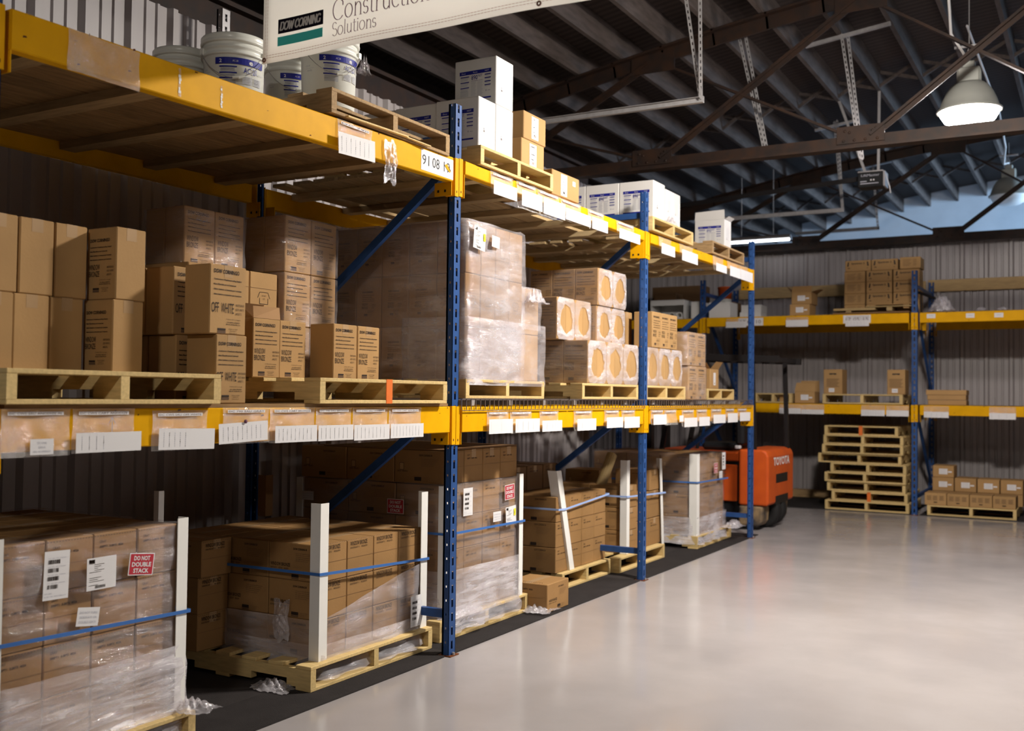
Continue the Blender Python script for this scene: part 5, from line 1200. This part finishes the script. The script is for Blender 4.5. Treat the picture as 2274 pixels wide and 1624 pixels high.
r = fbox(-.455, 8.96, z2+.152, .262, .34, .16, 'open small brown box with raised flaps on the far top shelf', 'far_label')
b = MB(); b.poly(((-.262, 0, .16), (0, 0, .16), (.02, -.05, .235), (-.23, -.04, .235)), 'kraft'); b.poly(((0, 0, .16), (0, .34, .16), (.09, .30, .21), (.10, .03, .19)), 'kraft_inner'); b.poly(((-.262, 0, .16), (-.262, .34, .16), (-.33, .3, .23), (-.33, .02, .24)), 'kraft_inner'); ob('flap', b.mesh('flap'), r)
for i, (x0, x1_, y_, z_, t_, m_) in enumerate(((.09, 1.03, 8.93, z2, .022, 'kraft_dark'), (.10, .62, 8.92, z2+.045, .03, 'tube_kraft'), (.50, 1.05, 8.94, z2+.082, .014, 'tube_kraft'), (.60, 1.06, 8.95, z2+.11, .012, 'kraft'))):
    b = MB(); b.bar((x0, y_, z_+t_/2+.0), (x1_, y_, z_+t_/2+.008*i), .0, t_, m_); b.v = []; b.f = []; b.m = []
    b.cbox(0, x1_-x0, 0, .26, 0, t_, m_, .003)
    if i: b.cbox(.05+.1*i, .12+.1*i, .02, .24, -(z_-z2-.022 if i == 1 else .05), 0, m_, .002)
    o = ob('flattened_carton', b.mesh('flattened_carton'), None, (x0, y_, z_)); tag(o, 'flattened cardboard before the tall stack, %s' % ['lowest dark sheet', 'left folded piece', 'right folded piece', 'topmost piece'][i], 'cardboard')
crumple('plastic_bag', (1.40, 9.0, z2), (.30, .25, .22), 'crumpled clear plastic bag on the far top shelf right of the post', 130, 'film_thick', .5, cat='plastic bag')
b = MB(); b.tube([(1.10, 9.1, 2.80), (1.20, 9.02, 2.76), (1.33, 8.96, 2.70)], .018, 'steel_black', 10); b.tube([(1.15, 9.06, 2.78), (1.15, 9.1, 2.53)], .008, 'steel_black', 6); o = ob('black_pipe', b.mesh('black_pipe')); tag(o, 'short black pipe sloping down into the plastic bag on the far shelf', 'pipe')
for i, x in enumerate((1.85, 2.08)): crumple('film_scrap', (x, 9.0, z2), (.16, .15, .05), 'low film scrap on the far right top shelf, %s' % ['left', 'right'][i], 131+i, 'film_thick', .5)
# left part of far shelf, seen through the long rack
r = empty('open_carton', (-2.22, 9.0, z2)); tag(r, 'open white carton with round tube ends on the far shelf, seen through the rack', 'box')
b = MB(); b.box(-.25, .25, 0, .008, .0, .03, 'white_card'); b.box(-.25, .25, .0, .38, 0, .006, 'white_card'); b.box(-.25, -.242, 0, .38, 0, .27, 'white_card'); b.box(.242, .25, 0, .38, 0, .27, 'white_card'); b.box(-.25, .25, .37, .38, 0, .27, 'white_card'); b.box(-.25, .25, -.0, .38, .27, .276, 'white_card'); b.box(-.25, .25, -.005, .0, .20, .276, 'white_card'); ob('carton_body', b.mesh('carton_body'), r)
for i in range(4):
    b = MB(); b.lathe([(.036, 0), (.048, 0), (.048, .34), (.036, .34), (.036, 0)], 'corner_white', 20); ob('tube', b.mesh('tube'), r, (-.17+.113*i, .365, .056), (PI/2, 0, 0))
fbox(-1.86, 8.98, z2, .15, .34, .24, 'plain white carton on the far shelf just left of the far post, through the rack', None, mt='white_card'); fbox(-1.60, 8.98, z2, .30, .34, .22, 'plain white carton with pinkish edge just right of the far rack post', None, mt='white_card')
fbox(-1.28, 9.35, z2, .3, .3, .1, 'low pale box on the far shelf by the left end, lower one', mt='white_card'); fbox(-1.26, 9.36, z2+.101, .28, .3, .1, 'low pale box on the far shelf by the left end, upper one', mt='white_card')
fbox(-2.6, 9.45, z2, .34, .34, .42, 'dark brown carton added to darken the far left shelf end', mt='kraft_dark')  # dark filler carton, added to keep this shelf end dark
fbox(-2.75, 9.75, z2, .80, .3, .55, 'large dark carton added to darken the rear of the far left shelf', mt='kraft_dark')  # added so the background behind the open carton stays dark
fbox(-1.72, 9.4, z2, .34, .34, .26, 'brown carton with shade in its colour, carrying the orange pail', mt='kraft_dark')  # darker kraft puts the shade into the carton's colour
r = empty('pail', (-1.56, 9.56, z2+.262)); tag(r, 'small orange and white pail high on the far left shelf', 'pail')
b = MB(); b.lathe([(0, 0), (.085, 0), (.10, .2), (.105, .205), (.105, .225), (0, .225)], 'orange', 24); ob('pail_body', b.mesh('pail_body', True), r)
b = MB(); b.lathe([(.0875, .002), (.0915, .05)], 'pail', 24); ob('label_band', b.mesh('label_band', True), r)
# middle far shelf
zm = 1.376
pallet(.935, 8.93, zm, .95, .96, .12, 'wooden pallet on the far middle shelf under the two jug boxes', rz=0) if False else None
def far_pallet(x0, w_, y, z, h, label, wood='wood_x', d_=1.05, orange=False):
    """pallet seen end-on from the aisle of the far rack"""
    r = empty('pallet', (x0, y, z), (0, 0, -PI/2)); tag(r, label, 'pallet')
    for n_, me in pallet_parts(d_, w_, h, 'wood'): ob(n_, me, r)
    if orange:
        b = MB(); b.box(-.002, .0015, (w_-.038)/2-.004, (w_-.038)/2+.042, .0, h, 'wood_orange'); ob('paint_mark', b.mesh('paint_mark'), r)['label'] = 'orange paint mark'
    return r
far_pallet(-.03, .985, 8.90, zm, .125, 'wooden pallet on the far middle shelf carrying the two jug boxes')
far_pallet(-.93, .50, 8.90, zm, .128, 'wooden pallet at the left of the far middle shelf behind the forklift guard')
zj = zm+.126
fbox(-.025, 8.93, zj, .235, .30, .318, 'brown jug box with a handle slot, left one on the far middle pallet', 'jug_box'); fbox(.765, 8.93, zj, .215, .30, .312, 'brown jug box with a handle slot, right one by the far post', 'jug_box')
r = fbox(-.40, 8.93, zm, .26, .28, .155, 'open brown box with raised back flap on the far middle shelf', 'far_label')
b = MB(); b.poly(((-.26, .28, .155), (0, .28, .155), (-.01, .30, .30), (-.25, .30, .30)), 'kraft'); b.poly(((-.26, .0, .155), (0, .0, .155), (-.01, .06, .27), (-.25, .06, .27)), 'kraft'); ob('flap', b.mesh('flap'), r)
for i, (x0, w_, h_) in enumerate(((1.245, .44, .062), (1.235, .445, .062), (1.22, .465, .062))):
    fbox(x0, 8.95+.01*i, zm+.063*i, w_, .30, .061, 'flat long brown box in the low stack on the far right middle shelf, %s' % ['bottom', 'middle', 'top'][i])
fbox(-.62, 9.0, zm, .14, .3, .11, 'small brown carton beside the left far pallet')
fbox(2.33, 9.0, zm, .16, .2, .11, 'small white carton at the right edge on the far middle shelf', mt='white_card')
# floor, far rack
ST = [(-.006, 1.03, .0), (.075, .93, .0), (.015, .965, .0), (-.012, 1.0, 0), (.06, .93, 0), (-.10, 1.03, 0), (-.045, 1.0, 0), (-.03, .985, 0), (-.02, .91, 0)]
zc_ = .009
for i, (x0, w_, _) in enumerate(ST):
    far_pallet(x0, w_, 8.945+.012*((i*7) % 3), zc_, .1195, 'pallet in the stack of nine, %s from the floor' % ['lowest', 'second', 'third', 'fourth', 'fifth', 'sixth', 'seventh', 'eighth', 'topmost'][i], orange=(i in (1, 8)), d_=1.02)
    zc_ += .1205
far_pallet(1.235, 1.0, 8.96, .009, .125, 'low pallet on the floor under the small boxes at the far right', d_=1.05)
for i in range(4): fbox(1.205+i*.257, 8.97, .136, .25, .36, .15, 'small printed box, far right front row, %s from left' % NUM[i], 'far_wide')
for i in range(4): fbox(1.245+i*.262, 9.36, .136, .25, .34, .148, 'small box under the white-labelled row at far right, %s from left' % NUM[i], None, 'lower back row at the far right')
for i in range(4): fbox(1.245+i*.262, 9.36, .286, .25, .34, .17, 'small white-labelled box, far right back row, %s from left' % NUM[i], 'far_label')
fbox(1.245, 9.38, .458, .25, .34, .145, 'small brown box topmost at the left of the back row at the far right', 'far_label')
# ledger boards on the far wall
for (x0, x1_, zz_, lab) in ((-1.66, 1.0, 2.93, 'long wooden ledger board on the far wall left of the tall stack'), (1.03, 4.6, 2.94, 'long wooden ledger board on the far wall at the right')):
    b = MB(); b.cbox(x0, x1_, 10.543, 10.583, zz_, zz_+.165, 'ledger', .003); o = ob('ledger_board', b.mesh('ledger_board')); tag(o, lab, 'board')
b = MB(); b.cbox(-.9, -.2, 10.35, 10.5, .01, .12, 'wood_old', .004); o = ob('timber_block', b.mesh('timber_block')); tag(o, 'dark timber lying on the floor by the far wall behind the forklift', 'wood')

# ------------------------------------------------------------------ forklift (side towards the camera, rear towards the aisle)
r = empty('forklift', (.0, 6.28, 0)); tag(r, 'orange forklift parked past the end of the long rack', 'forklift')
def prism(b, prof, y0, y1, mt):     # prof in (x,z)
    n = len(prof); vs = [(x, y0, z) for x, z in prof]+[(x, y1, z) for x, z in prof]
    b.raw(vs, [(i, (i+1) % n, n+(i+1) % n, n+i) for i in range(n)]+[tuple(range(n))[::-1], tuple(n+i for i in range(n))], mt)
b = MB(); prism(b, [(-.33, .27), (-.012, .27), (0, .30), (0, .80), (-.02, .85), (-.06, .875), (-.33, .875)], .0, 1.04, 'orange'); o = ob('counterweight', b.mesh('counterweight'), r); md = o.modifiers.new('b', 'BEVEL'); md.width = .025; md.segments = 3; md.limit_method = 'ANGLE'
for ya_ in (.0, .78):
    b = MB(); prism(b, [(-.33, .05), (-.10, .05), (-.07, .10), (-.06, .262), (-.33, .262)], ya_, ya_+.26, 'orange_scuff'); o = ob('lower_skirt', b.mesh('lower_skirt'), r); md = o.modifiers.new('b', 'BEVEL'); md.width = .02; md.segments = 2
b = MB(); b.cbox(-1.35, -.335, .03, 1.01, .74, .84, 'orange', .015); ob('hood', b.mesh('hood'), r)
b = MB(); b.box(-1.30, -.335, .07, .97, .10, .74, 'black'); b.cbox(-1.40, -.335, .05, .99, .09, .26, 'black', .01); ob('chassis', b.mesh('chassis'), r)
b = MB(); b.cbox(-.68, -.36, .03, .07, .30, .70, 'orange', .008)
for i in range(4): b.box(-.66, -.48, .027, .031, .56+i*.035, .57+i*.035, 'kraft_dark')
ob('side_panel', b.mesh('side_panel'), r)
b = MB(); b.box(-.02, .0015, .30, .78, .50, .60, 'steel_black'); b.box(-.10, .002, .28, .80, .27, .36, 'steel_black'); ob('rear_vent', b.mesh('rear_vent'), r)
p = Print(); p.rect(-.04, .04, -.055, .055, 'yellow_ink'); ob('data_plate', p.mesh('data_plate'), r, (-.80, .028, .60), YF)
p = Print(); p.text('TOYOTA', 0, 0, .05, 'lamp_shell', .30, 'C', .02); ob('side_lettering', p.mesh('side_lettering'), r, (-.72, .028, .765), YF)
p = Print(); p.text('TOYOTA', 0, 0, .085, 'corner_white', .66, 'C', .03); ob('rear_lettering', p.mesh('rear_lettering'), r, (.0022, .52, .70), XF)
def wheel(x, y, R_, w_):
    o_ = ob('wheel', None, r) if False else None
    b = MB(); b.lathe([(R_*.45, 0), (R_*.9, 0), (R_, w_*.15), (R_, w_*.85), (R_*.9, w_), (R_*.45, w_), (R_*.45, 0)], 'tyre', 32); o_ = ob('wheel', b.mesh('wheel', True), r, (x, y+w_, R_), (PI/2, 0, 0))
    b = MB(); b.lathe([(0, .02), (R_*.45, .01), (R_*.45, w_-.01), (0, w_-.02)], 'orange_scuff', 24); ob('hub', b.mesh('hub'), o_); return o_
wheel(-.17, .34, .19, .14); wheel(-.17, .56, .19, .14); wheel(-1.15, .0, .23, .18); wheel(-1.15, .86, .23, .18)
for y in (.05, .95):
    b = MB(); b.bar((-.05-.12*(y < .5), y, .86), (-.08-.12*(y < .5), y, 1.86), .04, .045, 'steel_black'); ob('guard_post', b.mesh('guard_post'), r)
    b = MB(); b.bar((-1.25, y, .80), (-1.05, y, 1.88), .045, .05, 'steel_black'); ob('guard_post', b.mesh('guard_post'), r)
b = MB()
for y in (.03, .97): b.bar((-1.10, y, 1.90), (.10, y, 1.86), .05, .07, 'steel_black')
for i in range(8): x = -1.05+i*.155; b.bar((x, .03, 1.90-(x+1.1)*.033), (x, .97, 1.90-(x+1.1)*.033), .03, .045, 'steel_black')
ob('overhead_guard', b.mesh('overhead_guard'), r)
b = MB(); b.cbox(-.85, -.42, .28, .76, .845, .93, 'black', .03); b.cbox(-.46, -.36, .28, .76, .90, 1.28, 'black', .03); o = ob('seat', b.mesh('seat'), r)
b = MB(); b.tube([(-.98, .5, .84), (-.93, .5, 1.1)], .02, 'black', 8); b.lathe([(.15, 0), (.165, .01), (.15, .02), (.135, .01), (.15, 0)], 'black', 24, (-.93, .5, 1.10)); ob('steering_wheel', b.mesh('steering_wheel'), r)
b = MB()
for y in (.22, .74): b.bar((-1.46, y, .06), (-1.46, y, 2.0), .09, .08, 'steel_black')
for z in (.5, 1.3, 1.95): b.bar((-1.46, .22, z), (-1.46, .74, z), .05, .06, 'steel_black')
b.box(-1.52, -1.5, .18, .78, .08, .5, 'black')
ob('mast', b.mesh('mast'), r)
b = MB()
for y in (.25, .65): b.box(-1.72, -1.50, y, y+.1, .03, .06, 'steel_black')
ob('fork', b.mesh('fork'), r)
b = MB(); b.cbox(-.40, -.34, .08, .14, .875, .91, 'paper', .005); ob('filler_cap', b.mesh('filler_cap'), r)
